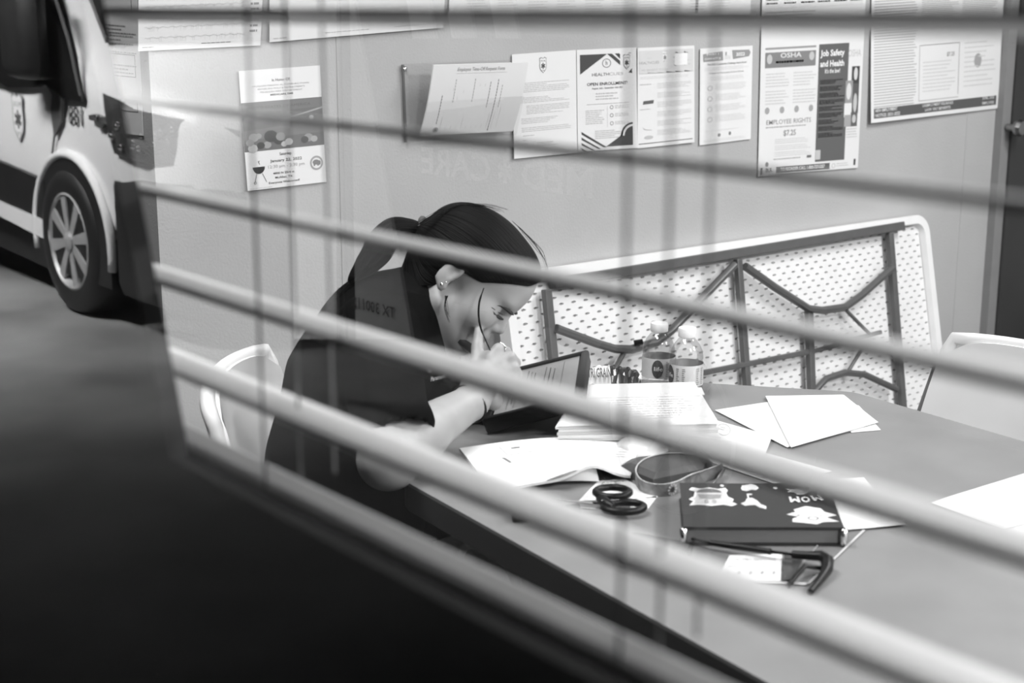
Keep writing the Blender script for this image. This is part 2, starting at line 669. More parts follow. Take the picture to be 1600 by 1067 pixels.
s.text('Everyone Welcomed!', .46, .968, .018, .05, .015, width=.39)
s.poly([(.08 + .15 * t, .808) for t in (0, 1)] + [(.155 + .075 * math.cos(a), .808 + .06 * math.sin(a)) for a in np.linspace(0, math.pi, 10)], .015)
for a, b, c, d in ((.12, .865, .09, .94), (.19, .865, .235, .94), (.15, .76, .165, .79), (.165, .755, .15, .775)):
    s.poly([(a, b), (a + .008, b), (c + .008, d), (c, d)], .12)
s.ring(.10, .94, .018, .012, .006, .1, 10)
s.ring(.885, .825, .085, .062, .022, .33)
s.ellipse(.88, .818, .045, .022, .2)
s.rect(.845, .82, .865, .85, .2)
s.rect(.893, .82, .913, .85, .2)
s.ellipse(.925, .825, .014, .02, .2)
s.lines(.02, .34, .985, .995, 1, .4)
s.build('notice_flyer', 'creased cookout flyer with dark photo, grill and elephant emblem, alone on wall', 'flyer', group=G_NOT, nx=10, ny=12)

# --- letter with shield
s = wall_sheet((799, 85), (899, 78), (901, 238), (801, 248), lift=lambda u, v: .002 + .004 * v * (1 - u))
s.shield(.47, .12, .075, .2, .8, .1)
for k, (v0, v1, n, u0, u1) in enumerate(((.28, .38, 6, .1, .88), (.42, .48, 4, .08, .88), (.5, .59, 6, .2, .88), (.62, .68, 4, .12, .9), (.71, .76, 3, .12, .9))):
    s.lines(u0, u1, v0, v1, n, .42, .3, .5, seed=k)
s.lines(.14, .34, .785, .80, 1, .35)
s.lines(.14, .2, .83, .845, 1, .35)
s.lines(.14, .24, .865, .88, 1, .35)
s.lines(.36, .68, .865, .91, 3, .4, .4, .6, seed=9)
s.build('notice_letter', 'typed letter with small shield emblem beside the clear form holder', 'notice', group=G_NOT)

# --- open enrolment flyer
s = wall_sheet((900, 78), (993, 74), (995, 231), (902, 238), lift=lambda u, v: .002)
s.poly([(.05, .05), (.50, .05), (.05, .24)], .07)
s.poly([(.5, .05), (.58, .05), (.72, .125), (.72, .165)], .07)
s.poly([(.63, .05), (.70, .05), (.72, .06), (.72, .105)], .07)
s.ring(.49, .14, .075, .045, .012, .22)
s.text('h', .49, .158, .045, .2, .01)
s.rect(.86, .05, .91, .055, .1)
s.poly([(.92, .20), (.92, .25), (.86, .24)], .07)
s.shield(.83, .135, .075, .15, .7, .08)
s.text('HEALTH', .385, .262, .03, .15, .005, width=.28)
s.text('CUES', .65, .262, .03, .40, .0, width=.24)
s.text('OPEN ENROLLMENT!', .5, .355, .03, .05, .015, width=.68)
s.text('August 16th - September 16th 2021', .5, .395, .017, .10, .01, width=.52)
s.lines(.3, .68, .43, .51, 3, .45, .4, .4, seed=4)
s.rect(.15, .535, .86, .539, .3)
s.lines(.13, .44, .595, .74, 8, .45, .4, .3, seed=5)
s.rect(.49, .56, .493, .77, .35)
for k, vv in enumerate((.575, .655, .735)):
    s.ring(.565, vv, .03, .02, .01, .25, 10)
    s.lines(.62, .86, vv - .018, vv + .02, 3, .45, .4, .3, seed=6 + k)
s.lines(.28, .72, .80, .89, 5, .42, .4, .4, seed=11)
s.poly([(.05, .97), (.05, .962), (.06, .97)], .07)
for k in range(4):
    a = .80 + k * .055
    s.poly([(.06, a), (.06 + .42 * (1 - k * .25) + .0, a + .17 * (1 - k * .25) + .0), (.06 + .36 * (1 - k * .25), a + .17 * (1 - k * .25)), (.06, a + .025)], .07)
s.poly([(.46, .965), (.70, .87), (.78, .80), (.85, .77), (.92, .765), (.92, .965)], .07)
s.ring(.92, .865, .20, .13, .03, .07, 10, 0, math.pi, 1.5 * math.pi)
s.ring(.92, .865, .17, .11, .03, .8, 10, .0004, math.pi, 1.5 * math.pi)
s.build('notice_flyer', 'open enrollment flyer with dark diagonal stripes at top and bottom', 'flyer', group=G_NOT)

# --- benefit tools sheet
s = wall_sheet((995, 75), (1084, 71), (1083, 222), (995, 232), lift=lambda u, v: .002 + .003 * v * u)
s.rect(.02, .03, .98, .26, .62)
s.rect(.03, .245, .96, .26, .16)
s.ring(.2, .08, .05, .035, .012, .35, 12)
s.text('HEALTHCUES', .2, .165, .028, .3, 0, width=.34)
s.shield(.47, .10, .06, .3, .75, .25)
s.text('MY BENEFIT TOOLS', .3, .235, .022, .45, 0, width=.46)
s.rect(.62, .05, .89, .2, .12)
s.rect(.64, .07, .87, .19, .8, .0004)
s.lines(.66, .78, .09, .15, 3, .3)
s.ellipse(.92, .17, .03, .03, .3)
for k in range(6):
    s.lines(.34, .94, .36 + k * .095, .42 + k * .095, 4, .55, .4, .3, seed=20 + k)
s.lines(.05, .9, .29, .32, 2, .6, seed=31)
s.poly([(.10, .53), (.28, .525), (.27, .56), (.09, .565)], .12)
s.lines(.12, .26, .535, .553, 1, .7, .6)
s.lines(.04, .26, .36, .39, 1, .5)
s.lines(.04, .24, .61, .63, 1, .45)
s.poly([(.08, .79), (.13, .815), (.24, .825), (.24, .83), (.12, .82)], .4)
s.ellipse(.19, .9, .08, .02, .5)
s.rect(.02, .955, .96, .963, .12)
s.build('notice_sheet', 'benefit tools sheet with pale banner and thin dark line at its foot', 'notice', group=G_NOT)

# --- community challenge sheet
s = wall_sheet((1093, 76), (1175, 71), (1172, 217), (1092, 227), lift=lambda u, v: .002)
s.poly([(.05, .06), (.42, .04), (.43, .135), (.06, .14)], .30)
s.text('EVERY 1', .23, .075, .02, .8, .02, width=.22, off=.0004)
s.text('COMMUNITY 22', .23, .122, .022, .8, .02, width=.3, off=.0004)
s.poly([(.6, .035), (.93, .04), (.96, .07), (.93, .11), (.62, .13)], .30)
s.text('2022', .76, .10, .035, .8, .03, width=.17, off=.0004)
s.rect(.47, .05, .50, .085, .35)
s.lines(.46, .58, .09, .13, 3, .5)
s.text('The 2022 Community Challenge Starts Now!', .51, .185, .02, .22, .01, width=.75)
s.lines(.08, .92, .2, .24, 3, .6, seed=40)
s.text('4 Steps to Participate & Earn Points', .5, .275, .018, .32, .005, width=.66)
s.lines(.2, .84, .3, .34, 3, .6, seed=41)
for k in range(4):
    s.ring(.19, .415 + k * .11, .05, .028, .014, .5, 10)
    s.lines(.29, .88, .375 + k * .11, .45 + k * .11, 5, .6, .4, .3, seed=42 + k)
s.lines(.1, .85, .86, .875, 1, .6)
s.ellipse(.37, .915, .03, .018, .25)
s.ellipse(.58, .91, .025, .02, .2)
s.lines(.08, .9, .955, .985, 2, .6, seed=50)
s.build('notice_sheet', 'pale sheet with grey 2022 banner, left of the tall laminated labor poster', 'notice', group=G_NOT)

# --- labor poster (tall, laminated)
s = wall_sheet((1191, -70), (1355, -76), (1339, 262), (1183, 275), lift=lambda u, v: .003)
D = lambda y: (y + 70) / 345.0   # rough v from the picture row at the left edge
s.rect(.03, .02, .97, .24, .66)
for k in range(6):
    s.lines(.04 + .16 * k, .17 + .16 * k, .02, .23, 12, .45, .4, .3, seed=60 + k)
s.lines(.04, .5, .255, .285, 2, .4, seed=70)
s.rect(.04, .413, .52, .422, .3)
s.rect(.04, .435, .52, .505, .22)
s.text('OSHA', .28, .462, .022, .7, .02, width=.2, off=.0004)
s.lines(.14, .44, .475, .49, 1, .7, .7)
s.ellipse(.08, .465, .025, .022, .5, off=.0003)
s.ellipse(.48, .46, .025, .02, .5, off=.0003)
for k in range(4):
    s.lines(.05 + .26 * (k % 2), .27 + .26 * (k % 2), .53 + .08 * (k // 2), .60 + .08 * (k // 2), 5, .58, .4, .3, seed=71 + k)
for k in range(4):
    s.ellipse(.07 + .14 * k, .70, .022, .016, .35)
s.text('EMPLOYEE RIGHTS', .28, .765, .022, .3, .005, width=.43)
s.lines(.06, .5, .775, .79, 1, .4)
s.text('$7.25', .29, .825, .026, .3, .02, width=.12)
for k in range(3):
    s.lines(.15, .5, .835 + .03 * k, .86 + .03 * k, 3, .6, .4, .3, seed=80 + k)
s.lines(.14, .44, .925, .94, 1, .4)
s.ellipse(.08, .95, .015, .012, .2)
s.rect(.465, .92, .51, .932, .15)
# dark job safety column
s.rect(.55, .41, .85, .955, .12)
s.text('Job Safety', .565, .475, .028, .8, .03, 'L', width=.24, off=.0004)
s.text('and Health', .565, .515, .028, .8, .03, 'L', width=.24, off=.0004)
s.text("It's the law!", .69, .545, .02, .8, .02, width=.15, off=.0004)
for k in range(9):
    s.lines(.57, .82, .575 + .031 * k, .597 + .031 * k, 3, .45, .55, .5, seed=90 + k)
s.text('OSHA', .91, .475, .034, .5, .0, width=.13)
s.rect(.55, .90, .60, .945, .5, .0004)
s.rect(.89, .52, .97, .60, .06)
s.ellipse(.93, .555, .02, .03, .6, off=.0004)
s.rect(.83, .585, .905, .70, .3, .0004)
s.rect(.905, .60, .97, .74, .1, .0004)
s.ellipse(.865, .635, .025, .04, .65, off=.0006)
s.ellipse(.935, .69, .02, .045, .5, off=.0006)
s.rect(.825, .69, .90, .755, .72, .0005)
s.rect(.83, .745, .90, .80, .35, .0006)
s.rect(.895, .735, .965, .80, .12, .0005)
s.ellipse(.93, .765, .02, .02, .5, off=.0008)
s.lines(.86, .97, .81, .86, 4, .5, seed=101)
s.rect(.02, .965, .04, .995, .05)
s.text('BLR', .10, .988, .02, .1, .02, width=.06)
s.rect(.17, .965, .70, .995, .12)
s.text('TO REORDER CALL 1-800-727-5257', .43, .987, .016, .8, .02, width=.44, off=.0004)
s.ring(.74, .98, .02, .012, .006, .5, 10)
s.lines(.77, .9, .97, .99, 2, .5)
s.rect(.95, .955, .97, .985, .05)
s.build('labor_poster', 'tall laminated labor poster with dark Job Safety and Health column', 'poster', mat('laminate', .74, .35, noise=.02, scale=4), group=G_NOT)

# --- wide labor poster, right end
s = wall_sheet((1362, -70), (1571, -80), (1558, 169), (1355, 192), lift=lambda u, v: .003 + .012 * v * v * (1 - u))
for k in range(2):
    for j in range(2):
        s.lines(.36 + .31 * k, .64 + .31 * k, .05 + .22 * j, .24 + .22 * j, 16, .42, .45, .3, seed=110 + k + 3 * j)
s.lines(.02, .33, .03, .92, 52, .45, .42, .08, seed=120, words=False)
s.rect(.35, .555, .66, .56, .3)
s.rect(.35, .555, .354, .90, .4)
s.rect(.655, .555, .66, .88, .4)
s.rect(.35, .895, .66, .90, .4)
s.text('$7.25', .59, .64, .025, .25, .02, width=.06)
s.lines(.38, .63, .66, .86, 9, .58, .3, .5, seed=130)
s.lines(.70, .96, .56, .86, 10, .6, .3, .4, seed=131)
s.ellipse(.81, .68, .03, .045, .35)
s.rect(.02, .915, .98, .975, .10)
s.text('NEW EMPLOYMENT', .03, .938, .02, .7, .02, 'L', width=.16, off=.0004)
s.text('NOTICE: 2021-2022', .03, .968, .02, .7, .02, 'L', width=.18, off=.0004)
s.text('UNEMPLOYMENT INSURANCE', .5, .938, .018, .7, .01, width=.24, off=.0004)
s.text('LAW: PAY BENEFITS', .5, .966, .018, .7, .01, width=.2, off=.0004)
s.text('JUNE, 2022', .91, .938, .018, .7, .01, width=.1, off=.0004)
s.text('EMPLOYER', .91, .966, .018, .7, .01, width=.1, off=.0004)
s.build('labor_poster', 'wide laminated labor poster with dark strip at its foot, beside the door', 'poster', MATS['laminate'], group=G_NOT, nx=8, ny=8)

# --- strip charts along the top
s = wall_sheet((216, -90), (414, -100), (406, 71), (215, 80), lift=lambda u, v: .002)
for k in range(9):
    v = .12 + k * .095
    pts = []
    uu = .05
    while uu < .86:
        s.poly([(uu, v), (uu + .012, v + .012 * math.sin(uu * 90 + k)), (uu + .012, v + .012 * math.sin(uu * 90 + k) + .005), (uu, v + .005)], .45)
        if random.random() < .35:
            s.rect(uu, v - .02 * random.random(), uu + .002, v + .04, .5)
        uu += .014
s.lines(.9, .97, .3, .9, 12, .3, .4, .1, seed=140)
s.lines(.03, .13, .965, .98, 1, .15)
s.lines(.5, .78, .95, .968, 1, .12)
s.build('rhythm_chart', 'printed heart rhythm strip chart at top left of the wall', 'chart', M_PAPER2, group=G_NOT)
s = wall_sheet((420, -95), (700, -110), (690, 43), (419, 66), lift=lambda u, v: .002 + .004 * v)
s.lines(.02, .1, .965, .98, 1, .3)
s.lines(.3, .55, .95, .965, 1, .3, seed=2)
s.lines(.7, .9, .945, .96, 1, .35, seed=3)
for k in range(6):
    s.lines(.05, .93, .1 + k * .13, .13 + k * .13, 2, .6, .2, .2, seed=150 + k)
s.build('rhythm_chart', 'long pale laminated chart above the clear form holder', 'chart', M_PAPER2, group=G_NOT)
s = wall_sheet((704, -100), (1178, -120), (1171, 24), (700, 34), lift=lambda u, v: .002)
for k in range(10):
    s.lines(.05 + .09 * k, .11 + .09 * k, .1, .95, 26, .55, .3, .4, seed=160 + k)
s.rect(.79, .2, .80, .97, .35)
s.build('rhythm_chart', 'very wide pale chart along the top, between the long chart and labor poster', 'chart', M_PAPER2, group=G_NOT)

# --- the typed page on the return wall at far left
Yw = YC - 0.003
s = Sheet(ony(128, -140, Yw), ony(209, -135, Yw), ony(225, 212, Yw), ony(142, 203, Yw), lambda u, v: .001, up=(0, -1, 0))
for k, (v0, v1, n) in enumerate(((.05, .18, 6), (.22, .30, 4), (.33, .37, 2), (.5, .55, 3), (.62, .64, 1), (.68, .73, 3))):
    s.lines(.05, .95, v0, v1, n, .3, .35, .3, seed=170 + k)
s.lines(.05, .9, .545, .60, 3, .35, .4, .4, seed=178)
for u0, v0, u1, v1 in ((.15, .35, .9, .44), (.35, .63, .92, .73), (.62, .84, .93, .89)):
    s.rect(u0, v0, u1, v0 + .004, .2)
    s.rect(u0, v1, u1, v1 + .004, .2)
    s.rect(u0, v0, u0 + .012, v1, .2)
    s.rect(u1 - .012, v0, u1, v1, .2)
s.build('typed_page', 'typed page with boxed tables round the corner at far left', 'notice', group=G_NOT)

# --- clear form holder and its pad of forms
hp = onx(640, 215, XW)
holder = thing('form_holder', (XW, hp[1], hp[2]), 'clear acrylic wall holder with a metal screw, keeping a pad of forms', 'holder')
M_ACR = bpy.data.materials.new('clear_acrylic')
M_ACR.use_nodes = True
nt = M_ACR.node_tree
nt.nodes.remove(nt.nodes['Principled BSDF'])
a1 = nt.nodes.new('ShaderNodeBsdfTransparent')
a1.inputs[0].default_value = (.98, .98, .98, 1)
a2 = nt.nodes.new('ShaderNodeBsdfGlossy')
a2.inputs['Roughness'].default_value = 0.08
am = nt.nodes.new('ShaderNodeMixShader')
am.inputs[0].default_value = 0.03
nt.links.new(a1.outputs[0], am.inputs[1])
nt.links.new(a2.outputs[0], am.inputs[2])
nt.links.new(am.outputs[0], nt.nodes['Material Output'].inputs[0])
A0, A1_, A2_, A3 = onx(628, 100, XW), onx(828, 92, XW), onx(806, 212, XW), onx(634, 222, XW)
mb = MB()
mb.prism([p + np.array([.002, 0, 0]) for p in (A0, A1_, A2_, A3)], (.003, 0, 0))
mb.build('back_plate', M_ACR, holder)
mb = MB()
B0 = onx(660, 160, XW + .06)
B1 = onx(818, 150, XW + .06)
mb.prism([B0, B1, onx(806, 210, XW + .035), onx(652, 220, XW + .035)], (.003, 0, 0))
mb.build('front_pocket', M_ACR, holder)
mb = MB()
mb.prism([onx(652, 221, XW + .037), onx(806, 211, XW + .037), onx(806, 211, XW + .003), onx(652, 221, XW + .003)], (0, 0, .003))
mb.build('pocket_floor', M_ACR, holder)
MB().prism([onx(627, 101, XW + .005), onx(630, 101, XW + .005), onx(635, 222, XW + .005), onx(632, 222, XW + .005)], (.004, 0, 0)).build('plate_edge', mat('acrylic_edge', .12, .3, noise=.1), holder)
sc = onx(632, 108, XW + .006)
MB().lathe([(.007, 0), (.007, .002), (.004, .0045), (.001, .005)], sc, 14, (np.array([0., 1, 0]), np.array([0., 0, 1]), np.array([1., 0, 0]))).build('screw', M_CHROME, holder, smooth=True)
s = Sheet(onx(676, 101, XW + .075), onx(824, 97, XW + .07), onx(800, 204, XW + .028), onx(655, 212, XW + .028), lambda u, v: .012 * math.sin(math.pi * min(1, v)) * .5, thick=.004, up=(1, 0, 0))
s.text('Employee Time-Off Request Form', .50, .105, .05, .25, 0, width=.5, shear=.2)
s.rect(.24, .12, .78, .124, .4)
for k in range(12):
    u = .18 + .055 * k
    a = .25 + .5 * random.random()
    s.poly([(u, a), (u + .003, a), (u + .003, .92), (u, .92)], .5)
for u, a, b, t in ((.13, .42, .84, .12), (.62, .25, .62, .2), (.7, .22, .95, .08), (.45, .2, .5, .35), (.75, .3, .6, .35), (.25, .2, .5, .35)):
    v = a
    while v < b:
        s.poly([(u, v), (u + .006, v), (u + .006, v + .03), (u, v + .03)], t)
        v += .042
s.ring(.14, .92, .03, .04, .01, .3, 12)
s.star(.14, .92, .03, .12)
s.build('request_forms', 'pad of printed request forms slanting in the clear wall holder', 'forms', group=None, nx=6, ny=8)
# ================================================================== furniture
# --- meeting table with clipped corners
TX = np.array([1.0, -0.1, 0]) / math.hypot(1, .1)
tpoly = [(-1.695, .769), (.35, .549), (.62, .80), (.66, 1.20), (.42, 1.50), (-1.60, 1.692), (-2.02, 1.37), (-2.02, 1.075)]
table = thing('meeting_table', (-.7, 1.1, 0), 'grey laminate meeting table with clipped corners and dark edge, strewn with papers', 'table')


def rounded(poly, r, n=4):
    out = []
    m = len(poly)
    for i in range(m):
        p0, p1, p2 = (np.array(poly[(i + k) % m], float) for k in (-1, 0, 1))
        d0 = (p0 - p1) / np.linalg.norm(p0 - p1)
        d2 = (p2 - p1) / np.linalg.norm(p2 - p1)
        for k in range(n + 1):
            t = k / n
            a = p1 + d0 * r
            b = p1 + d2 * r
            out.append(tuple((1 - t) ** 2 * a + 2 * t * (1 - t) * p1 + t * t * b))
    return out


rp = rounded(tpoly, .018)
MB().prism([(x, y, ZT - .005) for x, y in rp], (0, 0, .005)).build('tabletop', M_TABLE, table)
inner = [(x * .998 - .0014, y * .998 + .002) for x, y in rp]
MB().prism([(x, y, ZT - .043) for x, y in rp], (0, 0, .038)).build('edge_band', M_TABEDGE, table)
for cx_ in (-1.25, .05):
    c = np.array([cx_, 1.12 - .1 * (cx_ + .7), 0])
    MB().box(c + np.array([0, 0, .36]), (.5, .06, .66), bevel=.005).build('pedestal_panel', M_TABEDGE, table)
    MB().box(c + np.array([0, 0, .02]), (.10, .62, .04), bevel=.008).build('foot', M_TABEDGE, table)

# --- folding table on its side against the wall
fold = thing('folding_table', (XW + .25, 2.9, 0), 'white plastic folding table leaning on its side, underside with grey metal frame showing', 'table')
# plane of its underside: bottom edge out from the wall, top edge on the wall
Y0, Y1 = 1.93, 3.76
Xb, Xt = XW + .20, XW + .05
Zt_ = .742
pn = np.array([Zt_ - 0.02, 0, Xb - Xt])
pn = pn / np.linalg.norm(pn)          # faces the room, a little upward
hv = np.array([Xt - Xb, 0, Zt_ - .01])
FH = np.linalg.norm(hv)
hv = hv / FH
O_f = np.array([Xb, 0, .01])


def ft(y, h, o=0.0):
    return O_f + np.array([0, y, 0]) + hv * h + pn * o


def onplane_f(x, y, o=0.0):
    d = ray(x, y)
    p0 = ft(0, 0, o)
    t = ((p0 - CAM) @ pn) / (d @ pn)
    q = CAM + d * t
    return q


def fh(x, y, o=0.0):
    q = onplane_f(x, y, o)
    return q[1], (q - O_f) @ hv


# shell: rounded slab with a raised rim, the field dimpled
def rrect(y0, y1, h0, h1, r, n=7):
    out = []
    for cy_, ch, a0 in ((y1 - r, h1 - r, 0), (y0 + r, h1 - r, 90), (y0 + r, h0 + r, 180), (y1 - r, h0 + r, 270)):
        for k in range(n + 1):
            a = math.radians(a0 + 90 * k / n)
            out.append((cy_ + r * math.cos(a), ch + r * math.sin(a)))
    return out


outer = rrect(Y0, Y1, 0, FH, .06)
inn = rrect(Y0 + .028, Y1 - .028, .028, FH - .028, .04)
inn2 = rrect(Y0 + .034, Y1 - .034, .034, FH - .034, .036)
mb = MB()
m = len(outer)
levels = [(outer, -.045), (outer, -.004), ([(a * .999 + .001 * (Y0 + Y1) / 2, b * .995 + .005 * FH / 2) for a, b in outer], 0.0), (inn, 0.0), (inn2, -.020)]
for lv, o in levels:
    mb.add([ft(a, b, o) for a, b in lv], [])
fs = []
for i in range(len(levels) - 1):
    for k in range(m):
        l = (k + 1) % m
        fs.append((i * m + k, i * m + l, (i + 1) * m + l, (i + 1) * m + k))
fs.append(tuple(range(m - 1, -1, -1)))
mb.add([], [])
mb.f += fs
mb.build('shell', M_WHITEPL, fold, smooth=True, auto=35)
# dimpled field: real pits
mb = MB()
NY, NH = 80, 36
y0f, y1f, h0f, h1f = Y0 + .036, Y1 - .036, .036, FH - .036
dy, dh = (y1f - y0f) / NY, (h1f - h0f) / NH
N8 = 8
for j in range(NH):
    for i in range(NY):
        cy_, ch = y0f + (i + .5) * dy, h0f + (j + .5) * dh
        box8 = [(1, 0), (1, 1), (0, 1), (-1, 1), (-1, 0), (-1, -1), (0, -1), (1, -1)]
        big = (i % 4 == 1 and j % 2 == 0) or (i % 4 == 3 and j % 2 == 1)
        skip = (i + j) % 2 == 0
        vs = [ft(cy_ + a * dy / 2, ch + b * dh / 2, -.0195) for a, b in box8]
        if skip:
            mb.add(vs, [tuple(range(8))])
            continue
        ry, rh = .0095, .0036
        ring = [(math.cos(math.pi / 4 * k) * ry, math.sin(math.pi / 4 * k) * rh) for k in range(8)]
        vs += [ft(cy_ + a, ch + b, -.0195) for a, b in ring]
        vs += [ft(cy_ + a * .8, ch + b * .8, -.0325) for a, b in ring]
        f8 = []
        for k in range(8):
            l = (k + 1) % 8
            f8.append((k, l, 8 + l, 8 + k))
            f8.append((8 + k, 8 + l, 16 + l, 16 + k))
        f8.append(tuple(range(16, 24)))
        mb.add(vs, f8)
fld = mb.build('dimpled_underside', M_WHITEPL, fold)
fld['kind'] = 'stuff'


def bar(name, pts, r, o=.004, flatbar=None, parent=fold, m=M_GREYMETAL, n=8):
    path = []
    for q in pts:
        y, h = fh(q[0], q[1], o)
        path.append(ft(y, h, o))
    mb = MB()
    mb.tube(path, r, n)
    return mb.build(name, m, parent, smooth=True, auto=45)


def flat_bar(name, p0, p1, wd, th, o):
    a = ft(*fh(*p0, o), o)
    b = ft(*fh(*p1, o), o)
    d = (b - a) / np.linalg.norm(b - a)
    sd = np.cross(pn, d)
    return MB().box((a + b) / 2, (np.linalg.norm(b - a), wd, th), (d, sd, pn), bevel=.003).build(name, M_GREYMETAL, fold)


flat_bar('side_rail', (862, 443), (1408, 353), .028, .03, .002)
y_, h_ = fh(900, 437)
y2_, h2_ = fh(1400, 355)
MB().box(ft((Y0 + Y1) / 2, .06, .002), (Y1 - Y0 - .16, .028, .03), (np.array([0, 1., 0]), hv, pn), bevel=.003).build('side_rail', M_GREYMETAL, fold)
flat_bar('cross_bar', (853, 452), (872, 640), .024, .02, .008)
flat_bar('cross_bar', (1152, 405), (1168, 620), .022, .02, .008)
flat_bar('cross_bar', (1389, 365), (1411, 645), .024, .02, .008)
flat_bar('cross_bar', (1263, 480), (1268, 620), .024, .02, .012)
flat_bar('stretcher', (1095, 583), (1272, 548), .016, .014, .012)
flat_bar('stretcher', (1272, 548), (1376, 519), .014, .012, .012)
bar('leg', [(1147, 414), (1100, 462), (1050, 515), (1025, 535), (985, 546), (960, 545), (930, 536), (868, 513)], .0125, .022)
bar('leg', [(1163, 416), (1210, 449), (1262, 482), (1285, 485), (1320, 480), (1345, 462), (1394, 418)], .0125, .022)
bar('brace', [(976, 548), (953, 590), (935, 620)], .0075, .018)
bar('brace', [(1320, 483), (1358, 522)], .006, .018)
bar('brace', [(1346, 545), (1325, 580)], .006, .018)
bar('leg', [(1272, 612), (1290, 592), (1320, 582), (1350, 585), (1400, 608)], .011, .018)
MB().tube([ft(*fh(990, 536, .03), .03), ft(*fh(998, 534, .03), .045)], .008, 8).build('knob', M_BLACKPL, fold, smooth=True, auto=40)


# --- moulded folding chairs
def make_chair(label):
    t = thing('folding_chair', (0, 0, 0), label, 'chair', 'pale moulded folding chairs')
    W = .45
    # backrest: curved panel with rounded corners and rolled rim
    mb = MB()
    nu, nv = 14, 10
    for side in (0, 1):
        for j in range(nv + 1):
            for i in range(nu + 1):
                a, b = -1 + 2 * i / nu, j / nv
                hw = W / 2 * (1 - .10 * (abs(2 * b - 1) ** 5)) * (1.0 - .04 * b)
                y = a * hw
                zc = .475 + .325 * b + (.012 * (1 - a * a) if b > .5 else 0) - .02 * (abs(a) ** 8) * (1 if b > .9 else 0)
                x = -.215 - .10 * b - .035 * (1 - a * a) + (.008 if max(abs(a), abs(2 * b - 1)) > .93 else 0)
                mb.v.append((x - side * .018, y, zc))
    m = (nu + 1) * (nv + 1)
    for j in range(nv):
        for i in range(nu):
            a = j * (nu + 1) + i
            mb.f.append((a, a + 1, a + nu + 2, a + nu + 1))
            mb.f.append((a + m, a + m + nu + 1, a + m + nu + 2, a + m + 1))
    rim = list(range(nu + 1)) + [j * (nu + 1) + nu for j in range(1, nv + 1)] + [nv * (nu + 1) + i for i in range(nu - 1, -1, -1)] + [j * (nu + 1) for j in range(nv - 1, 0, -1)]
    for k in range(len(rim)):
        a, b = rim[k], rim[(k + 1) % len(rim)]
        mb.f.append((a, a + m, b + m, b))
    mb.build('backrest', M_CHAIRPL, t, smooth=True, auto=60)
    # rolled rim tube of the backrest
    path = []
    for a in np.linspace(-1, 1, 13):
        path.append((-.325 - .035 * (1 - a * a), a * .205, .80 + .010 * (1 - a * a)))
    mb = MB().tube([(-.245, -.218, .52), (-.285, -.216, .66), (-.315, -.213, .775)] + path + [(-.315, .213, .775), (-.285, .216, .66), (-.245, .218, .52)], .013, 8)
    mb.build('back_rim', M_CHAIRPL, t, smooth=True, auto=60)
    # seat
    mb = MB()
    nu = nv = 10
    for side in (0, 1):
        for j in range(nv + 1):
            for i in range(nu + 1):
                a, b = -1 + 2 * i / nu, -1 + 2 * j / nv
                k = 1 - .06 * (abs(a) ** 6) * (abs(b) ** 6)
                z = .445 - .018 * (1 - a * a) * (1 - b * b) - .02 * max(0, b) ** 6
                mb.v.append((.20 * b * k + .0, .215 * a * k, z - side * .016))
    m = (nu + 1) * (nv + 1)
    for j in range(nv):
        for i in range(nu):
            a = j * (nu + 1) + i
            mb.f.append((a, a + 1, a + nu + 2, a + nu + 1))
            mb.f.append((a + m, a + m + nu + 1, a + m + nu + 2, a + m + 1))
    rim = list(range(nu + 1)) + [j * (nu + 1) + nu for j in range(1, nv + 1)] + [nv * (nu + 1) + i for i in range(nu - 1, -1, -1)] + [j * (nu + 1) for j in range(nv - 1, 0, -1)]
    for k in range(len(rim)):
        a, b = rim[k], rim[(k + 1) % len(rim)]
        mb.f.append((a, a + m, b + m, b))
    mb.build('seat', M_CHAIRPL, t, smooth=True, auto=50)
    for s_ in (-1, 1):
        MB().tube([(-.315, s_ * .226, .74), (-.22, s_ * .228, .50), (.0, s_ * .230, .40), (.24, s_ * .232, .012)], .0125, 8, flat=(.012, .017, (0, 1, 0))).build('leg', M_CHAIRMETAL, t, smooth=True, auto=50)
        MB().tube([(.15, s_ * .216, .43), (-.10, s_ * .214, .25), (-.30, s_ * .212, .012)], .0125, 8, flat=(.011, .014, (0, 1, 0))).build('leg', M_CHAIRMETAL, t, smooth=True, auto=50)
    MB().tube([(.17, -.232, .13), (.17, .232, .13)], .008, 8).build('stretcher', M_CHAIRMETAL, t, smooth=True)
    MB().tube([(-.24, -.214, .10), (-.24, .214, .10)], .008, 8).build('stretcher', M_CHAIRMETAL, t, smooth=True)
    return t


def put(t, top_mid, ang):
    """move a chair so that the middle of its back's top edge is at top_mid (x, y)"""
    c, s_ = math.cos(ang), math.sin(ang)
    t.location = (top_mid[0] + .36 * c, top_mid[1] + .36 * s_, 0)
    t.rotation_euler = (0, 0, ang)


ch1 = make_chair('pale plastic folding chair under the seated person')
ch2 = copy_tree(ch1)
ch2['label'] = 'pale plastic folding chair with grey frame, at the far right of the table'
e_a, e_b = onz(390, 540, .80), onz(283, 648, .800)
cdir = (e_a - e_b)[:2]
ang1 = math.atan2(-cdir[0], cdir[1]) + 0
ang1 = math.atan2(cdir[1], cdir[0]) - math.pi / 2
mid1 = (e_a + e_b)[:2] / 2
put(ch1, mid1, ang1)
e_c = onz(1506, 524, .80)
dr2 = onz(1600, 548, .80) - e_c
ang2 = math.atan2(dr2[1], dr2[0]) - math.pi / 2
dd = dr2[:2] / np.linalg.norm(dr2[:2])
put(ch2, e_c[:2] + dd * .215, ang2 if math.cos(ang2) * (-.5 - e_c[0]) + math.sin(ang2) * (1.1 - e_c[1]) > 0 else ang2 + math.pi)
print('CHAIRS', e_a, e_b, math.degrees(ang1), e_c, dr2, math.degrees(ang2))
# ================================================================== things on the meeting table
def tab(x, y, dz=0.001):
    return onz(x, y, ZT + dz)


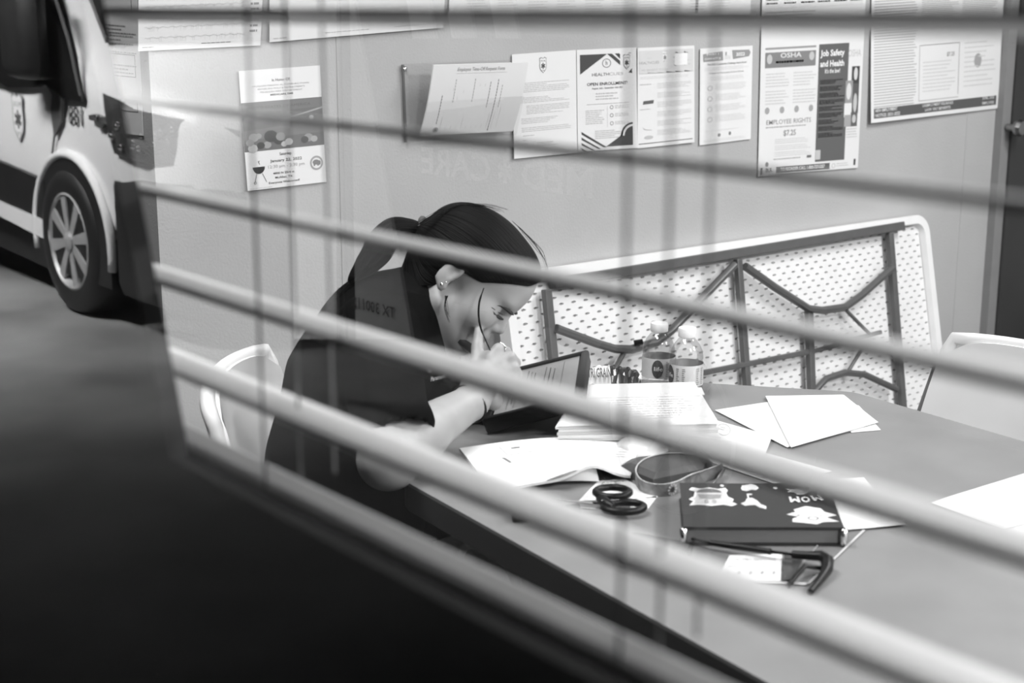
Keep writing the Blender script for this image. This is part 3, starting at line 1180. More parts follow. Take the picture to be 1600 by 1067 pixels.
def flat_sheet(tl, tr, br, bl, dz=0.001, lift=None, thick=.0006):
    return Sheet(tab(*tl, dz), tab(*tr, dz), tab(*br, dz), tab(*bl, dz), lift, thick, up=(0, 0, 1))


Zv = np.array([0., 0, 1])

# --- stack of forms / binder with a document on top
stk = thing('paper_stack', tab(990, 640, 0), 'thick stack of forms with a signed document on top, in front of the bottles', 'papers')
q = [tab(914, 600, .045), tab(1085, 596, .045), tab(1124, 661, .045), tab(872, 665, .045)]
base = [np.array([p[0], p[1], ZT]) for p in q]
n_l = 9
rnd = random.Random(5)
hh = 0.0
for k in range(n_l):
    th = .0045 if k else .007
    jit = np.array([rnd.uniform(-.004, .004), rnd.uniform(-.004, .004), 0])
    mb = MB()
    mb.prism([p + jit + Zv * hh for p in base], Zv * (th - .0004))
    mb.build('sheaf', M_PAPER2 if k % 3 else mat('manila', .52, .7, noise=.04), stk)
    hh += th
s = Sheet(*[p + Zv * (hh + .0004) for p in base], lift=None, thick=.0008, up=(0, 0, 1))
s.rect(.0, .36, .97, .365, .25)
s.lines(.25, .9, .42, .9, 9, .5, .22, .4, seed=200)
for k in range(10):
    a = .70 + .02 * k
    s.poly([(a * .6 + .28, .72 - .05 * (k % 3)), (a * .6 + .282, .72 - .05 * (k % 3)), (a * .6 + .29, .79 + .02 * (k % 2)), (a * .6 + .288, .79 + .02 * (k % 2))], .35)
s.rect(.62, .83, .92, .833, .35)
s.build('top_document', '', material=M_PAPER, parent=stk)
MB().prism([tab(1088, 606, hh - .01), tab(1096, 606, hh - .01), tab(1101, 617, hh - .01), tab(1092, 618, hh - .01)], Zv * .001).build('index_tab', M_PAPER, stk)

# --- loose papers right of the stack
G_LP = 'loose papers on the table'
s = flat_sheet((1196, 619), (1318, 617), (1372, 660), (1236, 699), .004)
s.build('loose_paper', 'uppermost blank white sheet of the pile right of the thick stack', 'paper', group=G_LP)
s = flat_sheet((1117, 641), (1268, 618), (1350, 668), (1230, 699), .002, lift=None)
s.build('loose_paper', 'blank white sheet lying under the pile right of the thick stack', 'paper', group=G_LP)
s = flat_sheet((1300, 628), (1342, 634), (1376, 672), (1330, 676), .0008)
s.build('loose_paper', 'white sheet corner sticking out on the far right of the blank pile', 'paper', group=G_LP)
# envelope with oval stamp
s = flat_sheet((1114, 663), (1206, 689), (1194, 716), (1106, 688), .001, lift=lambda u, v: .002 + .006 * (1 - v))
s.ring(.22, .35, .12, .28, .012, .35, 18)
s.lines(.15, .3, .25, .45, 2, .4)
s.build('envelope', 'white envelope with an oval stamp, just in front of the blank pile', 'envelope')
# sheet under the slat, right of lanyard
s = flat_sheet((1092, 717), (1148, 694), (1300, 736), (1210, 757), .001)
s.rect(.05, .8, .5, .83, .3)
s.build('loose_paper', 'white sheet between the lanyard and the black notebook', 'paper', group=G_LP)
# white sheets right of notebook
s = flat_sheet((1284, 749), (1350, 747), (1415, 822), (1318, 829), .002, lift=lambda u, v: .001)
s.build('loose_paper', 'white sheet sticking out from under the right side of the black notebook', 'paper', group=G_LP)
s = flat_sheet((1290, 752), (1330, 748), (1411, 812), (1320, 826), .0006)
s.build('loose_paper', 'second white sheet beneath the one right of the black notebook', 'paper', group=G_LP)
# big papers at the right edge
s = flat_sheet((1455, 785), (1640, 728), (1720, 790), (1568, 826), .003)
s.build('loose_paper', 'large white sheet at the right border of the picture', 'paper', group=G_LP)
s = flat_sheet((1566, 828), (1640, 800), (1700, 830), (1600, 850), .001)
s.build('loose_paper', 'white sheet peeping out below the large sheet at the right border', 'paper', group=G_LP)

# --- open log book lying in front of the tablet, its corner curling
s = Sheet(tab(718, 704, .01), tab(1000, 690, .01), tab(985, 748, .004), tab(770, 770, .004),
          lambda u, v: .010 * math.sin(math.pi * min(1, max(0, u))) * (1 - .4 * v) + .018 * max(0, (v - .55) / .45) ** 2 * math.exp(-((u - .72) / .16) ** 2), thick=.004, up=(0, 0, 1))
s.poly([(.20, .10), (.36, .08), (.38, .32), (.22, .34)], .62)
s.poly([(.205, .12), (.355, .10), (.375, .30), (.225, .32)], .80, .0003)
s.rect(.26, .17, .31, .20, .2, .0005)
s.poly([(.18, .36), (.2, .38), (.225, .50), (.21, .50)], .2)
s.lines(.45, .95, .12, .62, 8, .62, .2, .5, seed=210)
s.build('log_book', 'open book of white forms with a curling corner, in front of the tablet', 'book', nx=24, ny=14)
s = Sheet(tab(880, 741, .026), tab(932, 734, .018), tab(936, 752, .004), tab(830, 760, .003), lambda u, v: .004 * math.sin(math.pi * u), thick=.0012, up=(0, 0, 1))
for k in range(6):
    s.poly([(.35 + .07 * k, .15), (.38 + .07 * k, .15), (.42 + .07 * k, .75), (.39 + .07 * k, .75)], .25)
s.build('curled_page', 'grey page curling up at the near corner of the open book', 'page', M_PAPER2, nx=8, ny=4)

# small sheet under the scissors
s = flat_sheet((934, 752), (976, 748), (1028, 778), (904, 783), .0006)
s.ring(.4, .18, .2, .16, .02, .25, 18)
s.lines(.2, .7, .12, .5, 4, .3, .3, .4, seed=220)
s.build('loose_paper', 'small white slip under the scissors', 'paper', group=G_LP)
s = flat_sheet((985, 782), (1028, 775), (1010, 798), (985, 800), .0006)
s.build('loose_paper', 'corner of a white slip right of the scissors handles', 'paper', group=G_LP)


# --- tablet in a thick case, leaning on its stand
TLc = np.array([-1.80, 1.00, ZT + .012])
e1_ = np.array([.108, .112, .043])
e2_ = np.array([-.227, .184, 0])
tw = .168
tu = e1_ / np.linalg.norm(e1_)
tv = e2_ - tu * (e2_ @ tu)
thh = np.linalg.norm(tv)
tv = tv / thh
tn = np.cross(tu, tv)
if tn[2] < 0:
    tn = -tn
TRc = TLc + tu * tw
tablet = thing('tablet', (TLc + TRc) / 2 * np.array([1, 1, 0]) + np.array([0, 0, ZT]), 'tablet computer in a thick black case, propped up showing a form', 'tablet')
ctr = TLc + tu * tw / 2 + tv * thh / 2
lowest = ZT + .004
ctr = ctr + np.array([0, 0, .006])
MB().box(ctr - tn * .006, (tw, thh, .022), (tu, tv, tn), bevel=.006).build('case', M_BLACKPL, tablet, smooth=True, auto=35)
for sx_ in (-1, 1):
    MB().box(ctr + tu * sx_ * (tw / 2 - .006) + tn * .004, (.014, thh, .014), (tu, tv, tn), bevel=.004).build('case_rim', M_BLACKPL, tablet, smooth=True, auto=35)
    MB().box(ctr + tv * sx_ * (thh / 2 - .006) + tn * .004, (tw, .014, .014), (tu, tv, tn), bevel=.004).build('case_rim', M_BLACKPL, tablet, smooth=True, auto=35)
m_scr = bpy.data.materials.new('tablet_screen')
m_scr.use_nodes = True
b_ = m_scr.node_tree.nodes['Principled BSDF']
b_.inputs['Base Color'].default_value = (.12, .12, .12, 1)
b_.inputs['Roughness'].default_value = .15
b_.inputs['Emission Color'].default_value = (1, 1, 1, 1)
b_.inputs['Emission Strength'].default_value = .20
scr = [ctr + tu * a * (tw / 2 - .016) + tv * b * (thh / 2 - .016) + tn * .0065 for a, b in ((-1, 1), (1, 1), (1, -1), (-1, -1))]
so = MB().prism(scr, tn * -.002)
so = so.build('screen', m_scr, tablet)
ss = Sheet(*[p + tn * .0002 for p in scr], up=tn, thick=0)
for k, u in enumerate((.14, .19, .23, .32, .37, .42, .56, .62, .68)):
    ss.rect(u, .08 + .05 * (k % 3), u + .012, .92 - .1 * (k % 2), .12 if k % 2 else .2)
ss.rect(.80, .05, .805, .95, .1)
for t in ss.ink:
    o_ = ss.ink[t].build('form_lines', tone(t), so)
    o_['kind'] = 'stuff'
# stand foot behind
bk = ctr + tu * .035 - tn * .016
lo_ = lambda p: np.array([p[0], p[1], ZT + .001])
MB().prism([bk + tv * .11, bk - tv * .11, lo_(bk - tv * .11 + tu * .03), lo_(bk + tv * .11 + tu * .03)], tu * .012 * np.array([1, 1, 0])).build('stand', M_BLACKPL, tablet)

# --- snack wrapper
wr = thing('snack_wrapper', tab(955, 598, 0), 'crinkled foil snack bar wrapper between the tablet and the bottles', 'wrapper')
a_, b_ = tab(905, 604, 0), tab(1003, 602, 0)
wu = (b_ - a_) / np.linalg.norm(b_ - a_)
wv = np.cross(Zv, wu)
wl = np.linalg.norm(b_ - a_)
for part, u0, u1, mm, nm in ((0, 0, .52, mat('wrapper_pale', .7, .35, noise=.06), 'label_half'), (1, .5, 1.0, mat('wrapper_foil', .10, .25, noise=.5, scale=60, metal=.6), 'foil_half')):
    mb = MB()
    nu, nv = 14, 7
    rnd = random.Random(8 + part)
    for j in range(nv + 1):
        for i in range(nu + 1):
            u, v = u0 + (u1 - u0) * i / nu, j / nv
            hgt = .030 * math.sin(math.pi * v) ** .7 * (.55 + .45 * math.sin(math.pi * min(1, max(.05, u)))) + rnd.uniform(-.0025, .0025)
            mb.v.append(tuple(a_ + wu * wl * u + wv * (.055 * v + .01) + Zv * max(.001, hgt)))
    for j in range(nv):
        for i in range(nu):
            k = j * (nu + 1) + i
            mb.f.append((k, k + 1, k + nu + 2, k + nu + 1))
    mb.build(nm, mm, wr)
lt, lf = text_shape('NUTRI GRAIN', .02)
sc_ = .5 * wl / lt[:, 0].max()
mb = MB()
mb.add([a_ + wu * (.004 + p[0] * sc_ * .96) + wv * (.006 + .012 * p[1]) + Zv * (.015 + .022 * p[1]) for p in lt], lf)
mb.build('lettering', tone(.12), wr)['kind'] = 'stuff'

# --- two water bottles
m_pet = bpy.data.materials.new('clear_bottle')
m_pet.use_nodes = True
nt = m_pet.node_tree
nt.nodes.remove(nt.nodes['Principled BSDF'])
a1 = nt.nodes.new('ShaderNodeBsdfTransparent')
a1.inputs[0].default_value = (.955, .955, .955, 1)
a2 = nt.nodes.new('ShaderNodeBsdfGlossy')
a2.inputs['Roughness'].default_value = 0.06
lw = nt.nodes.new('ShaderNodeLayerWeight')
lw.inputs['Blend'].default_value = 0.35
am = nt.nodes.new('ShaderNodeMixShader')
mu = nt.nodes.new('ShaderNodeMath')
mu.operation = 'MULTIPLY_ADD'
mu.inputs[1].default_value = .35
mu.inputs[2].default_value = .05
nt.links.new(lw.outputs['Fresnel'], mu.inputs[0])
nt.links.new(mu.outputs[0], am.inputs[0])
nt.links.new(a1.outputs[0], am.inputs[1])
nt.links.new(a2.outputs[0], am.inputs[2])
nt.links.new(am.outputs[0], nt.nodes['Material Output'].inputs[0])
m_wat = bpy.data.materials.new('bottle_water')
m_wat.use_nodes = True
nt = m_wat.node_tree
nt.nodes.remove(nt.nodes['Principled BSDF'])
a1 = nt.nodes.new('ShaderNodeBsdfTransparent')
a1.inputs[0].default_value = (.94, .94, .94, 1)
nt.links.new(a1.outputs[0], nt.nodes['Material Output'].inputs[0])


def bottle(x, y, r, H, label, phase, word):
    c = tab(x, y, 0)
    t = thing('water_bottle', c, label, 'bottle', 'water bottles on the table')
    k = r / .031
    prof = [(.027 * k, 0), (.031 * k, .006), (.031 * k, .012), (.0295 * k, .015), (.031 * k, .018), (.031 * k, .5 * H), (.0300 * k, .54 * H), (.031 * k, .57 * H), (.0295 * k, .66 * H), (.024 * k, .76 * H), (.0155 * k, .845 * H), (.0125 * k, .87 * H), (.0125 * k, .97 * H)]
    MB().lathe(prof, c, 28).build('body', m_pet, t, smooth=True, auto=60)
    wp = [(rr * .95, z) for rr, z in prof if z < .60 * H] + [(.0285 * k, .63 * H)]
    MB().lathe(wp, c + Zv * .001, 24).build('water', m_wat, t, smooth=True, auto=50)
    mb = MB().lathe([(.0162 * k, .875 * H), (.0166 * k, .88 * H), (.0166 * k, .985 * H), (.0155 * k, H), (.004, H)], c, 30)
    mb.build('cap', M_WHITEPL, t, smooth=True, auto=40)
    # label band
    mb = MB()
    n = 40
    z0, z1 = .20 * H, .50 * H
    for i in range(n + 1):
        a = 2 * math.pi * i / n
        for z in (z0, z1):
            mb.v.append((c[0] + .0315 * k * math.cos(a), c[1] + .0315 * k * math.sin(a), c[2] + z))
    for i in range(n):
        mb.f.append((2 * i, 2 * i + 2, 2 * i + 3, 2 * i + 1))
    lb = mb.build('label', mat('bottle_label', .62, .5, noise=.03, scale=50), t, smooth=True)
    th0 = math.atan2(CAM[1] - c[1], CAM[0] - c[0]) + phase

    def cyl(da, z, o=.0006):
        a = th0 + da
        rr = .0315 * k + o
        return (c[0] + rr * math.cos(a), c[1] + rr * math.sin(a), c[2] + z0 + z * (z1 - z0))
    dk = MB()
    for i in range(8):                      # dark oval at the left, with word
        b0, b1 = -math.pi / 2 + math.pi * i / 8, -math.pi / 2 + math.pi * (i + 1) / 8
        for q_ in range(6):
            f0, f1 = -1 + q_ / 3, -1 + (q_ + 1) / 3
            dk.add([cyl(-.95 + .34 * f0 * math.cos(b0), .5 + .46 * math.sin(b0)), cyl(-.95 + .34 * f1 * math.cos(b0), .5 + .46 * math.sin(b0)),
                    cyl(-.95 + .34 * f1 * math.cos(b1), .5 + .46 * math.sin(b1)), cyl(-.95 + .34 * f0 * math.cos(b1), .5 + .46 * math.sin(b1))], [(0, 1, 2, 3)])
    dk.build('label_oval', tone(.08), lb)['kind'] = 'stuff'
    vs, fs = text_shape(word, .01)
    sc1 = .5 / vs[:, 0].max()
    tx = MB().add([cyl(-1.15 + p[0] * sc1, .40 + p[1] * .30, .0012) for p in vs], fs)
    tx.build('label_word', tone(.75), lb)['kind'] = 'stuff'
    gr = MB()
    rn = random.Random(int(x))
    for col in range(4):
        for j in range(9):
            a0 = -.45 + col * .36 + (.5 if col > 1 else 0)
            ln = .22 * (.5 + .5 * rn.random())
            gr.add([cyl(a0, .1 + j * .09), cyl(a0 + ln, .1 + j * .09), cyl(a0 + ln, .14 + j * .09), cyl(a0, .14 + j * .09)], [(0, 1, 2, 3)])
    gr.build('label_print', tone(.25), lb)['kind'] = 'stuff'
    return t


bottle(1028, 606, .0300, .122, 'small water bottle behind the other, left of the pair', .9, 'life')
bottle(1071, 620, .0300, .127, 'small water bottle in front, right of the pair', -.15, 'life')

# --- computer mouse
mo = thing('computer_mouse', tab(1000, 716, 0), 'white computer mouse with cord, behind the lanyard', 'mouse')
c0, c1 = tab(968, 716, 0), tab(1036, 696, 0)
mu_ = (c1 - c0) / np.linalg.norm(c1 - c0)
mv_ = np.cross(Zv, mu_)
L_ = np.linalg.norm(c1 - c0)
mb = MB()
nu, nv = 14, 12
for j in range(nv + 1):
    for i in range(nu + 1):
        u, v = i / nu, -1 + 2 * j / nv
        wd = .030 * (max(0, 1 - (2 * u - 1) ** 4)) ** .5
        hgt = .034 * (max(0, 1 - (2 * u - 1) ** 2) ** .45) * (1 - .25 * u)
        a = math.pi * (j / nv)
        mb.v.append(tuple(c0 + mu_ * L_ * u - mv_ * wd * math.cos(a) + Zv * (hgt * math.sin(a) ** .8 if 0 < j < nv else 0)))
for j in range(nv):
    for i in range(nu):
        k = j * (nu + 1) + i
        mb.f.append((k, k + 1, k + nu + 2, k + nu + 1))
mb.build('shell', mat('mouse_white', .8, .3, noise=.02), mo, smooth=True)
MB().box(c0 + mu_ * L_ * .66 + Zv * .0295, (.022, .007, .006), (mu_, mv_, Zv), bevel=.002).build('scroll_wheel', M_GREYMETAL, mo)
path = [c0 + mu_ * (L_ - .005) + Zv * .01]
for k in range(26):
    a = k * .55
    path.append(c0 + mu_ * (L_ + .006 + .014 * math.cos(a + 2.6) + .02) + mv_ * (.016 * math.sin(a + 2.6)) + Zv * (.008 + .0004 * k))
MB().tube(path, .0022, 6).build('cord', M_BLACKPL, mo, smooth=True)

# --- dark pouch under the lanyard
pp = [tab(967, 740, 0), tab(985, 728, 0), tab(1040, 722, 0), tab(1108, 728, 0), tab(1100, 745, 0), tab(1020, 762, 0)]
mb = MB()
ctrp = sum(pp) / 6
ring0 = pp
ring1 = [ctrp + (p - ctrp) * .97 + Zv * .012 for p in pp]
ring2 = [ctrp + (p - ctrp) * .75 + Zv * .017 for p in pp]
mb.add(ring0 + ring1 + ring2, [tuple(range(6))] + [(i + 6 * k, (i + 1) % 6 + 6 * k, (i + 1) % 6 + 6 * k + 6, i + 6 * k + 6) for k in (0, 1) for i in range(6)] + [tuple(range(12, 18))])
tag(mb.build('pouch', mat('dark_leather', .06, .45, noise=.15, scale=20, bump=.1, bscale=300)), 'dark leather pouch lying inside the loop of the lanyard', 'pouch')


# --- printed lanyard standing on edge in a loop
def ribbon(name, pts, h, m, parent, lean=0.0):
    mb = MB()
    P3 = [np.array(p, float) for p in pts]
    n = len(P3)
    top = []
    for i in range(n):
        t = P3[min(i + 1, n - 1)] - P3[max(0, i - 1)]
        nn = np.cross(Zv, t)
        nn = nn / np.linalg.norm(nn)
        top.append((P3[i], P3[i] + Zv * h + nn * lean, nn))
    for a, b, nn in top:
        mb.v += [tuple(a - nn * .0007), tuple(b - nn * .0007), tuple(b + nn * .0007), tuple(a + nn * .0007)]
    for i in range(n - 1):
        for k in range(4):
            l = (k + 1) % 4
            mb.f.append((i * 4 + k, i * 4 + l, i * 4 + 4 + l, i * 4 + 4 + k))
    mb.f += [(0, 1, 2, 3), (4 * n - 4, 4 * n - 1, 4 * n - 2, 4 * n - 3)]
    return mb.build(name, m, parent, smooth=True, auto=40)


def smooth_path(pts, n=8):
    pts = [np.array(p, float) for p in pts]
    out = []
    for i in range(len(pts) - 1):
        p0, p1, p2, p3 = pts[max(i - 1, 0)], pts[i], pts[i + 1], pts[min(i + 2, len(pts) - 1)]
        for k in range(n):
            t = k / n
            out.append(.5 * ((2 * p1) + (-p0 + p2) * t + (2 * p0 - 5 * p1 + 4 * p2 - p3) * t * t + (-p0 + 3 * p1 - 3 * p2 + p3) * t ** 3))
    out.append(pts[-1])
    return out


lan = thing('lanyard', tab(1040, 760, 0), 'flower printed lanyard strap standing in a loop around the dark pouch', 'lanyard')
m_lan = mat('lanyard_print', .16, .6, noise=.75, scale=55)
lp = smooth_path([tab(1112, 742, 0), tab(1100, 733, 0), tab(1070, 727, 0), tab(1030, 728, 0), tab(1004, 737, 0), tab(993, 752, 0), tab(1002, 769, 0), tab(1028, 776, 0), tab(1055, 772, 0), tab(1080, 760, 0), tab(1105, 752, 0), tab(1128, 744, 0)], 6)
ribbon('strap', lp, .017, m_lan, lan)
lp2 = smooth_path([tab(1060, 766, 0), tab(1085, 757, 0), tab(1110, 750, 0), tab(1122, 738, 0)], 6)
MB().tube([p + Zv * .0185 for p in lp], .0011, 5).build('edge_stitching', mat('stitch', .45, .6, noise=.4, scale=400), lan, smooth=True)
ribbon('strap_tail', smooth_path([tab(1128, 744, 0), tab(1120, 752, 0), tab(1112, 764, 0), tab(1104, 772, 0)], 5), .015, m_lan, lan, .006)
fl = tab(1049, 762, 0)
for k in range(10):
    a = 2 * math.pi * k / 10
    d_ = (tab(1066, 756, 0) - tab(1034, 766, 0))
    d_ = d_ / np.linalg.norm(d_)
    nrm = np.cross(d_, Zv)
    nrm = nrm if nrm @ (CAM - fl) > 0 else -nrm
    c_ = tab(1049, 774, 0) + Zv * .0095 + nrm * .0022
    MB().add([c_ + (d_ * math.cos(a + s1) * rr + Zv * math.sin(a + s1) * rr) for s1, rr in ((0, .004), (.22, .0085), (0, .0095), (-.22, .0085))], [(0, 1, 2, 3)]).build('petal', tone(.45), lan)
MB().add([c_ + nrm * .0003 + (d_ * math.cos(a) * .004 + Zv * math.sin(a) * .004) for a in np.linspace(0, 2 * math.pi, 12, endpoint=False)], [tuple(range(12))]).build('flower_heart', tone(.03), lan)

# --- scissors
sz = thing('scissors', tab(960, 786, 0), 'black handled scissors on the slip of paper, blades hidden under a slat', 'scissors')


def loop_handle(c_px, rx, ry, rot, o):
    c = tab(*c_px, .012)
    d1 = tab(c_px[0] + 10, c_px[1], .012) - c
    d1 /= np.linalg.norm(d1)
    d2 = np.cross(Zv, d1)
    pts = []
    for k in range(28):
        a = 2 * math.pi * k / 28
        x, y = rx * math.cos(a), ry * math.sin(a)
        pts.append(c + d1 * (x * math.cos(rot) - y * math.sin(rot)) + d2 * (x * math.sin(rot) + y * math.cos(rot)) + Zv * o)
    return MB().tube(pts, .0052, 8, closed=True)


loop_handle((957, 773), .024, .021, 0, .004).build('finger_loop', M_BLACKPL, sz, smooth=True)
loop_handle((975, 790), .028, .020, .15, -.002).build('finger_loop', M_BLACKPL, sz, smooth=True)
MB().tube([tab(938, 777, .012), tab(950, 790, .012), tab(958, 793, .011)], [.007, .009, .006], 8).build('shank', M_BLACKPL, sz, smooth=True, auto=50)
for a, b in (((952, 790), (870, 782)), ((975, 800), (880, 792))):
    p0, p1 = tab(*a, .008), tab(*b, .004)
    d_ = (p1 - p0) / np.linalg.norm(p1 - p0)
    sd = np.cross(Zv, d_)
    MB().prism([p0 + sd * .006, p0 - sd * .006, p1], Zv * .002).build('blade', M_CHROME, sz)
vs, fs = text_shape('MEDCUT', .02)
pa, pb = tab(940, 782, .0185), tab(968, 781, .0185)
du = (pb - pa)
mb = MB().add([pa + du * (p[0] / vs[:, 0].max()) + np.cross(Zv, du / np.linalg.norm(du)) * .004 * p[1] for p in vs], fs)
mb.build('lettering', tone(.6), sz)['kind'] = 'stuff'

# --- black notebook with stickers and elastic pens
nb = thing('notebook', tab(1190, 800, 0), 'black notebook covered with pale stickers and the word MOM', 'notebook')
NBH = .026
n_c = [tab(1062, 754, NBH), tab(1292, 757, NBH), tab(1319, 824, NBH), tab(1068, 823, NBH)]
m_nb = mat('notebook_cover', .022, .45, noise=.12, scale=30)
MB().prism([p - Zv * .003 for p in n_c], Zv * .003).build('front_cover', m_nb, nb)
MB().prism([p - Zv * NBH for p in n_c], Zv * .003).build('back_cover', m_nb, nb)
ncn = sum(n_c) / 4
MB().prism([ncn + (p - ncn) * .975 - Zv * (NBH - .004) for p in n_c], Zv * (NBH - .008)).build('page_block', mat('notebook_pages', .16, .7, noise=.1, scale=60, stretch=(1, 1, 60)), nb)
for i_ in (2, 3):
    MB().tube([n_c[i_] - Zv * .002, n_c[i_] - Zv * (NBH - .002)], .005, 8).build('corner_guard', M_CHROME, nb, smooth=True)
ns = Sheet(*n_c, thick=0, up=(0, 0, 1))


def blob(pts, t, off=0.0):
    ns.poly(pts, t, off)


def sticker(cu, cv, su, sv, shape, t0=.62):
    blob([(cu + x * su, cv + y * sv) for x, y in shape], .72)
    blob([(cu + x * su * .86, cv + y * sv * .86) for x, y in shape], t0, .0004)


cat_shape = [(-1, 1), (-.8, .55), (-1, .35), (-.75, .0), (-.7, -.5), (-.95, -.75), (-.8, -1), (-.4, -.85), (0, -1), (.4, -.85), (.75, -1), (.85, -.7), (.75, -.4), (.8, .0), (1.05, .3), (.95, .6), (1.15, .85), (.9, 1.05), (.5, .9), (0, 1.05), (-.5, .92)]
sticker(.195, .33, .145, .21, cat_shape, .5)
blob([(.19 + .085 * math.cos(a), .25 + .10 * math.sin(a)) for a in np.linspace(math.pi, 2 * math.pi, 9)], .12, .0006)
blob([(.11, .29), (.27, .29), (.26, .38), (.19, .41), (.12, .38)], .25, .0006)
for x in (.165, .215):
    ns.ring(x, .46, .013, .035, .005, .15, 10, .0007)
sticker(.47, .11, .06, .085, [(-1, .2), (-.8, -.6), (-.2, -.8), (.2, -1), (.7, -.7), (1, .1), (.6, .7), (.1, .6), (-.4, 1), (-.9, .8)], .5)
sticker(.465, .46, .065, .15, [(-1.2, .2), (-.7, -.1), (-.5, -.6), (.1, -.7), (.5, -.3), (.8, .3), (1.3, .6), (1.2, 1), (.6, .8), (.2, .4), (-.4, .45), (-.8, .55)], .6)
blob([(.44, .26), (.475, .26), (.475, .285), (.45, .285), (.45, .36), (.44, .36)], .7)
sticker(.80, .19, .085, .09, [(-1.1, -.6), (-.6, -.4), (-.1, -.6), (.5, -.7), (1, -.3), (.7, .3), (.2, .9), (-.3, 1), (-.5, .4), (-1, .3), (-.8, -.1)], .40)
ns.text('M', .745, .33, .12, .74, .035, rot=math.pi, width=.065, off=.0004)
ns.text('O', .817, .33, .12, .74, .035, rot=math.pi, width=.058, off=.0004)
ns.text('M', .885, .30, .12, .74, .035, rot=math.pi + .15, width=.065, off=.0004)
star_sh = [(-1, -.05), (-.6, -.35), (-.65, -.6), (-.1, -1), (.5, -.75), (.6, -.35), (1.05, .0), (.75, .15), (.6, .25), (1.05, .7), (.4, .75), (.1, 1), (-.4, .85), (-.85, .75), (-.8, .4), (-.55, .2)]
sticker(.82, .74, .155, .20, star_sh, .66)
ns.ring(.825, .82, .035, .045, .008, .12, 14, .0007)
blob([(.73, .74), (.77, .752), (.73, .765)], .2, .0006)
blob([(.87, .752), (.91, .757), (.87, .770)], .2, .0006)
for x, y in ((.285, .07), (.64, .12)):
    ns.ellipse(x, y, .014, .03, .5)
for t in sorted(ns.ink):
    ns.ink[t].build('sticker_print', tone(t), nb)['kind'] = 'stuff'

# --- clear sleeve with a printed card, under the glasses
s = flat_sheet((1060, 842), (1352, 829), (1262, 915), (1090, 905), .0008)
s.rect(.985, 0, 1, 1, .55)
s.rect(0, .97, 1, 1, .45)
s.rect(.80, .05, .806, .95, .45)
o_ = s.build('plastic_sleeve', 'clear plastic sleeve below the notebook', 'sleeve', M_ACR)
s = flat_sheet((1140, 868), (1222, 866), (1220, 908), (1120, 905), .0018)
s.text('OIL SPILL RESPONSE', .5, .25, .09, .4, 0, width=.8)
s.lines(.08, .9, .35, .55, 2, .5, .3)
for k in range(5):
    s.ellipse(.12 + .19 * k, .72, .03, .06, .35)
s.build('printed_card', 'pale printed card inside the clear sleeve', 'card', M_PAPER2)

# --- folded black glasses
gl = thing('glasses', tab(1200, 860, 0), 'folded black glasses lying on the clear sleeve in front of the notebook', 'glasses')
g1, g2, g3, g4 = tab(1066, 838, .008), tab(1110, 848, .010), tab(1205, 862, .012), tab(1280, 873, .016)
MB().tube([g1, g2], .0018, 6).build('temple_wire', M_BLACKPL, gl, smooth=True)
MB().tube([g2, (g2 + g3) / 2, g3], [.0035, .0042, .004], 8).build('temple_arm', M_BLACKPL, gl, smooth=True, auto=50)
MB().tube([g3, tab(1240, 866, .013)], .0022, 6).build('temple_wire', M_BLACKPL, gl, smooth=True)
MB().tube([tab(1238, 866, .013), tab(1262, 868, .015), tab(1282, 868, .016), tab(1293, 876, .014), tab(1292, 890, .010), tab(1280, 908, .006), tab(1266, 925, .004)], [.005, .0055, .007, .0085, .0075, .005, .004], 8).build('frame_corner', M_BLACKPL, gl, smooth=True, auto=60)
MB().tube([tab(1285, 888, .008), tab(1258, 884, .012), tab(1244, 900, .008), tab(1232, 915, .004)], .003, 6).build('nose_arm', M_BLACKPL, gl, smooth=True)
m_lens = mat('smoked_lens', .05, .15, noise=.1)
MB().prism([tab(1225, 868, .005), tab(1255, 872, .006), tab(1240, 905, .003), tab(1222, 908, .003)], Zv * .001).build('lens', m_lens, gl)

# --- things half hidden by the slats on the near side of the table
mk = thing('marker_pen', tab(850, 800, 0), 'black marker pen near the front edge of the table, half behind a slat', 'pen')
MB().tube([tab(801, 806, .009), tab(870, 800, .009)], .009, 12).build('barrel', M_BLACKPL, mk, smooth=True, auto=50)
MB().tube([tab(870, 800, .009), tab(905, 797, .009)], .0098, 12).build('cap', M_BLACKPL, mk, smooth=True, auto=50)
rd = thing('phone_case', tab(1010, 880, 0), 'black phone in a case near the front edge, mostly behind a slat', 'phone')
pcs = [tab(962, 880, 0), tab(1060, 905, 0), tab(1085, 870, 0), tab(985, 848, 0)]
MB().prism(rounded([tuple(p[:2]) for p in pcs], .012) and [np.array([a, b, ZT + .001]) for a, b in rounded([tuple(p[:2]) for p in pcs], .012)], Zv * .016).build('case', M_BLACKPL, rd)
MB().prism([np.array([a, b, ZT + .0172]) for a, b in rounded([tuple((sum(pcs) / 4 + (p - sum(pcs) / 4) * .88)[:2]) for p in pcs], .010)], Zv * .0008).build('screen', mat('dark_glass', .01, .1, noise=.05), rd)

